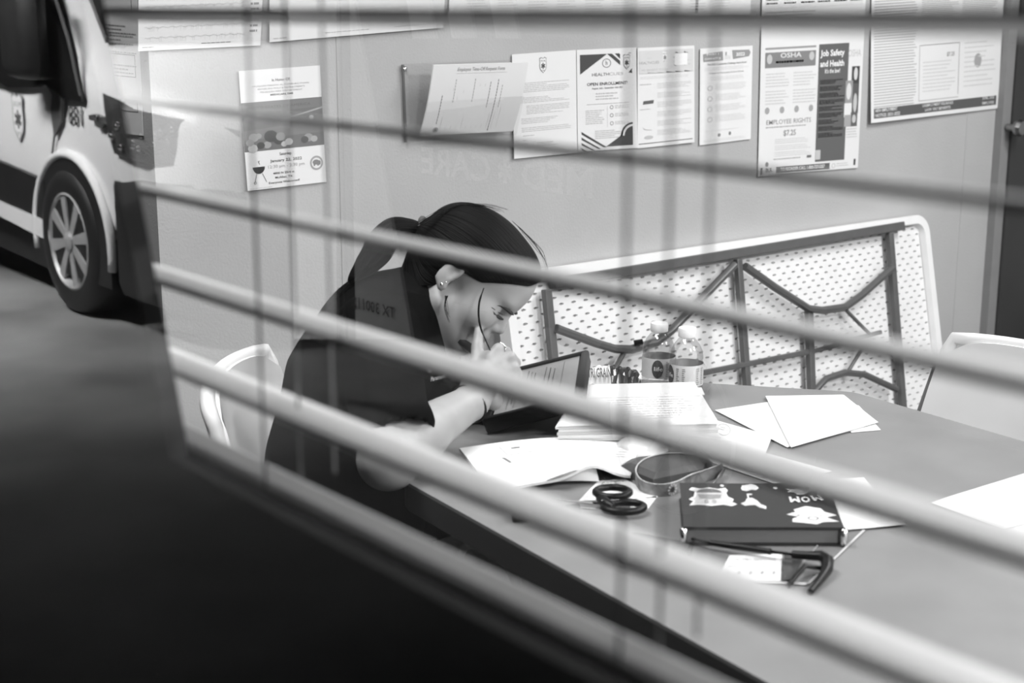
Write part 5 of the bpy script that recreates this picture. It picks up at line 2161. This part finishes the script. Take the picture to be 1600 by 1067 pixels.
# side window, pillar strip, sail panel
sw = plate('side_window', [(-260, -60), (52, -60), (75, 0), (103, 85), (128, 160), (97, 153), (72, 133), (63, 130), (55, 137), (12, 137), (0, 130), (-120, 100), (-260, 60)], M_VGLASS, .02, .05)
plate('window_seal', [(66, -60), (70, -60), (108, 60), (127, 150), (123, 150), (104, 62)], M_VGREY, .026, .004, sw)
plate('sail_panel', [(72, 133), (90, 143), (97, 153), (96, 188), (84, 214), (82, 200), (79, 172), (81, 148)], M_VGREY, .02, .012)
plate('door_seam', [(83, 213), (84.2, 213), (81, 241), (79.8, 241)], M_VGREY, .016, .008)
# windscreen on the raked front
ws = MB()
cyv = -VY - 1.0
ws.prism([(-6.36, cyv - .88, 1.262), (-6.36, cyv + .88, 1.262), (-7.02, cyv + .80, 1.85), (-7.02, cyv - .80, 1.85)], (.012, 0, .03))
ws.build('windscreen', M_VGLASS, van)
# black cladding and white sill
plate('side_cladding', [(-260, 148), (0, 253), (40, 270), (68, 283), (70, 345), (0, 313), (-260, 205)], M_VBLK, .02, .03)
plate('sill', [(-260, 206), (0, 315), (74, 347), (78, 378), (0, 338), (-260, 232)], M_VAN, .028, .05)
plate('underbody_shadow', [(-260, 232), (0, 338), (95, 388), (100, 430), (0, 385), (-260, 280)], M_VBLK, -.06, .3)  # black plate filling in the shadow beneath the sill
# wheel
WX, WZ = vp(115, 378)[0], .345
yax = (np.array([1., 0, 0]), np.array([0., 0, 1]), np.array([0., 1, 0]))
ar = MB()
ar.prism([(WX + .02 + .43 * math.cos(a) * (1 if math.cos(a) < 0 else 1.0), -VY + .016, WZ + .40 * math.sin(a)) for a in np.linspace(0, math.pi, 20)] + [(WX - .41, -VY + .016, .18), (WX + .45, -VY + .016, .18)], (0, -.03, 0))
ar.build('wheel_arch', M_VBLK, van)
fl = MB().tube([(WX + .02 + .44 * math.cos(a), -VY + .012, WZ + .41 * math.sin(a)) for a in np.linspace(-.2, math.pi + .2, 26)], .02, 8)
fl.build('arch_flare', M_VAN, van, smooth=True)
wh = MB().lathe([(.20, -.20), (.31, -.20), (.345, -.17), (.345, -.02), (.325, .008), (.27, .018), (.235, .012), (.225, -.02)], (WX, -VY + .016, WZ), 36, yax).build('wheel', M_VBLK, van, smooth=True, auto=45)
MB().lathe([(.225, -.04), (.232, .004), (.222, .010), (.214, .0), (.20, -.03)], (WX, -VY + .02, WZ), 36, yax).build('rim', mat('rim_silver', .55, .35, noise=.1, metal=.5), wh, smooth=True, auto=45)
for k in range(8):
    a = 2 * math.pi * k / 8 + .2
    d_ = np.array([math.cos(a), 0, math.sin(a)])
    e_ = np.array([-math.sin(a), 0, math.cos(a)])
    c_ = np.array([WX, -VY + .022, WZ])
    MB().prism([c_ + d_ * .03 + e_ * .018, c_ + d_ * .215 + e_ * .030, c_ + d_ * .215 - e_ * .030, c_ + d_ * .03 - e_ * .018], (0, -.02, 0)).build('spoke', MATS['rim_silver'], wh)
MB().lathe([(.045, -.02), (.045, .004), (.03, .014), (.002, .016)], (WX, -VY + .026, WZ), 18, yax).build('hub_cap', MATS['rim_silver'], wh, smooth=True, auto=45)
w2 = copy_tree(wh)
w2.location = (-3.4, 0, 0)
w2.parent = van
# bumper wrapping round the corner
bp = MB()
prof = []
for t in np.linspace(0, 1, 14):
    if t < .35:
        prof.append((-6.06 + (t / .35) * .36, -VY + .012))
    else:
        a = (t - .35) / .65
        ang = a * math.pi / 2
        prof.append((-5.70 + .46 * math.sin(ang), -VY + .012 - .62 * (1 - math.cos(ang))))
prof.append((-5.20, cyv))
n_ = len(prof)
for z in (.16, .22, .66, .70):
    for x, y in prof:
        inset = .03 if z in (.16, .70) else 0
        bp.v.append((x - inset, y - inset, z + (.0 if x < -5.9 else 0)))
for j in range(3):
    for i in range(n_ - 1):
        k = j * n_ + i
        bp.f.append((k, k + 1, k + n_ + 1, k + n_))
bp.build('bumper', M_VBLK, van, smooth=True, auto=50)
# headlamp wrapping the corner
hl = MB()
hp_ = []
top = [(-6.10, 1.055), (-5.95, 1.035), (-5.80, 1.0), (-5.62, .975), (-5.48, .955), (-5.37, .925)]
bot = [(-6.02, .80), (-5.90, .79), (-5.78, .78), (-5.62, .775), (-5.48, .785), (-5.37, .825)]


def fy(x):
    return -VY + .018 - (.0 if x < -5.85 else .9 * (x + 5.85) ** 2 + .12 * (x + 5.85))


for (xa, za), (xb, zb) in zip(top, bot):
    for k in range(5):
        t = k / 4
        x, z = xa + (xb - xa) * t, za + (zb - za) * t
        hl.v.append((x, fy(x) + .01 * math.sin(math.pi * t), z))
for i in range(5):
    for k in range(4):
        a = i * 5 + k
        hl.f.append((a, a + 1, a + 6, a + 5))
m_hl = mat('headlamp_lens', .10, .06, noise=.4, scale=14, metal=.5)
hlo = hl.build('headlamp', m_hl, van, smooth=True)
rnd = random.Random(21)
for k in range(14):
    x = rnd.uniform(-6.02, -5.60)
    z = rnd.uniform(.83, .96)
    MB().lathe([(.001, -.012), (.014, -.006), (.016, .0), (.010, .008), (.001, .012)], (x, fy(x) + .012, z), 10, yax).build('reflector_facet', M_CHROME, hlo, smooth=True)
# side marker, mirror, lettering, emblem
mk_ = plate('side_marker', [(138, 180), (148, 178), (158, 183), (162, 194), (157, 201), (150, 197), (146, 189), (139, 187)], mat('marker_lamp', .08, .2, noise=.4, scale=60), .022, .02)
MB().lathe([(.001, -.01), (.010, 0), (.001, .01)], vp(150, 182, .03), 8).build('marker_glint', M_CHROME, mk_, smooth=True)
mc_ = vp(36, 48, .12)
MB().box(mc_, (.36, .14, .44), (np.array([1., 0, 0]), np.array([0., 1, 0]), np.array([0., 0, 1])), bevel=.07).build('door_mirror', M_VBLK, van, smooth=True, auto=60)
MB().box(vp(66, 112, .05), (.12, .08, .07), bevel=.02).build('mirror_arm', M_VBLK, van, smooth=True, auto=60)
o_v = vp(128, 166, .004)
ex = np.array([-1., 0, 0])
ez = np.array([0., 0, 1])
wN = abs(vp(107, 180)[0] - vp(129, 180)[0])
hN = abs(vp(118, 164)[2] - vp(118, 196)[2])
sg = Sheet(o_v, o_v + ex * wN, o_v + ex * wN - ez * hN, o_v - ez * hN, thick=0, up=(0, 1, 0))
sg.text('188', .5, .98, .95, .04, .01, width=.95)
for t in sg.ink:
    sg.ink[t].build('unit_number', tone(t), van)
d0 = vp(40, 143, .004)
wS = abs(vp(13, 180)[0] - vp(41, 180)[0])
hS_ = abs(vp(27, 142)[2] - vp(27, 222)[2])
sg = Sheet(d0, d0 + ex * wS, d0 + ex * wS - ez * hS_, d0 - ez * hS_, thick=0, up=(0, 1, 0))
sg.shield(.5, .5, .47, .22, .70, .10, off=.001)
for t in sorted(sg.ink):
    sg.ink[t].build('door_emblem', tone(t), van)['kind'] = 'stuff'

# ---- second ambulance parked ahead of it, two-tone, also only seen in the glass
amb = thing('ambulance', (-1.6, -VY - 1.0, 0), 'dark ambulance with slanted white stripes, faint in the glass over the wall', 'ambulance')
xr = vp(447, 300)[0]
mb = MB()
st2 = [(xr, .48, 2.3, .94), (xr + .06, .45, 2.42, 1.0), (0.2, .45, 2.42, 1.0), (1.6, .45, 2.3, 1.0), (2.2, .45, 1.4, 1.0), (3.2, .45, 1.15, .95), (3.35, .5, .95, .8)]
for x, z0, z1, hw in st2:
    for k in range(NP):
        a = 2 * math.pi * k / NP
        c, s_ = math.cos(a), math.sin(a)
        mb.v.append((x, -VY - 1.0 + math.copysign(abs(c) ** .18, c) * hw, (z0 + z1) / 2 + math.copysign(abs(s_) ** .22, s_) * (z1 - z0) / 2))
for i in range(len(st2) - 1):
    for k in range(NP):
        l = (k + 1) % NP
        mb.f.append((i * NP + k, i * NP + l, (i + 1) * NP + l, (i + 1) * NP + k))
mb.f += [tuple(range(NP - 1, -1, -1)), tuple((len(st2) - 1) * NP + k for k in range(NP))]
mb.build('body', mat('livery_dark', .03, .5, noise=.1, scale=2, spec=.2), amb, smooth=True, auto=50)


def plate2(name, px, m, off=.012, th=.012, parent=amb):
    return MB().prism([vp(x, y, off) for x, y in px], (0, -th, 0)).build(name, m, parent)


SLN = .172
for a0, a1 in ((449, 526), (546, 552)):
    t0, t1 = (0, 0) if a0 == 449 else (0.0, SLN)
    plate2('white_panel', [(a0, -40), (a1 + t1 * -40, -40), (a1 + t1 * 530, 530), (a0 + 10, 530)], M_VAN)
plate2('door_gap', [(527, -40), (530, -40), (540, 530), (537, 530)], M_VBLK, .004)
for a0, a1 in ((635, 670), (696, 732), (765, 800)):
    plate2('livery_stripe', [(a0 - 7, -40), (a1 - 7, -40), (a1 + 10, 60), (a0 + 10, 60)], M_VAN)
ex = np.array([-1., 0, 0])
p_a, p_b = vp(617, 480, .016), vp(551, 470, .016)
hT = .040
sg = Sheet(p_a, p_a + ex * abs(p_a[0] - p_b[0]), p_a + ex * abs(p_a[0] - p_b[0]) - np.array([0, 0, hT]), p_a - np.array([0, 0, hT]), thick=0, up=(0, 1, 0))
sg.text('TX 300112', .5, .98, .95, .03, .01, width=1.0)
for t in sg.ink:
    sg.ink[t].build('licence_number', tone(t), amb)['kind'] = 'stuff'
p_a, p_b = vp(926, 262, .016), vp(658, 232, .016)
hT = .085
sg = Sheet(p_a, p_a + ex * abs(p_a[0] - p_b[0]), p_a + ex * abs(p_a[0] - p_b[0]) - np.array([0, 0, hT]), p_a - np.array([0, 0, hT]), thick=0, up=(0, 1, 0))
sg.text('MED', .19, .98, .95, .75, .02, width=.38)
sg.star(.475, .5, .40, .75)
sg.text('CARE', .78, .98, .95, .75, .02, width=.44)
for t in sg.ink:
    sg.ink[t].build('fleet_name', tone(t), amb)['kind'] = 'stuff'
for wx in (-2.6, 2.3):
    w3 = copy_tree(wh)
    w3.parent = amb
    w3.location = (wx - WX + (-7.4 + 1.6), 0, 0)
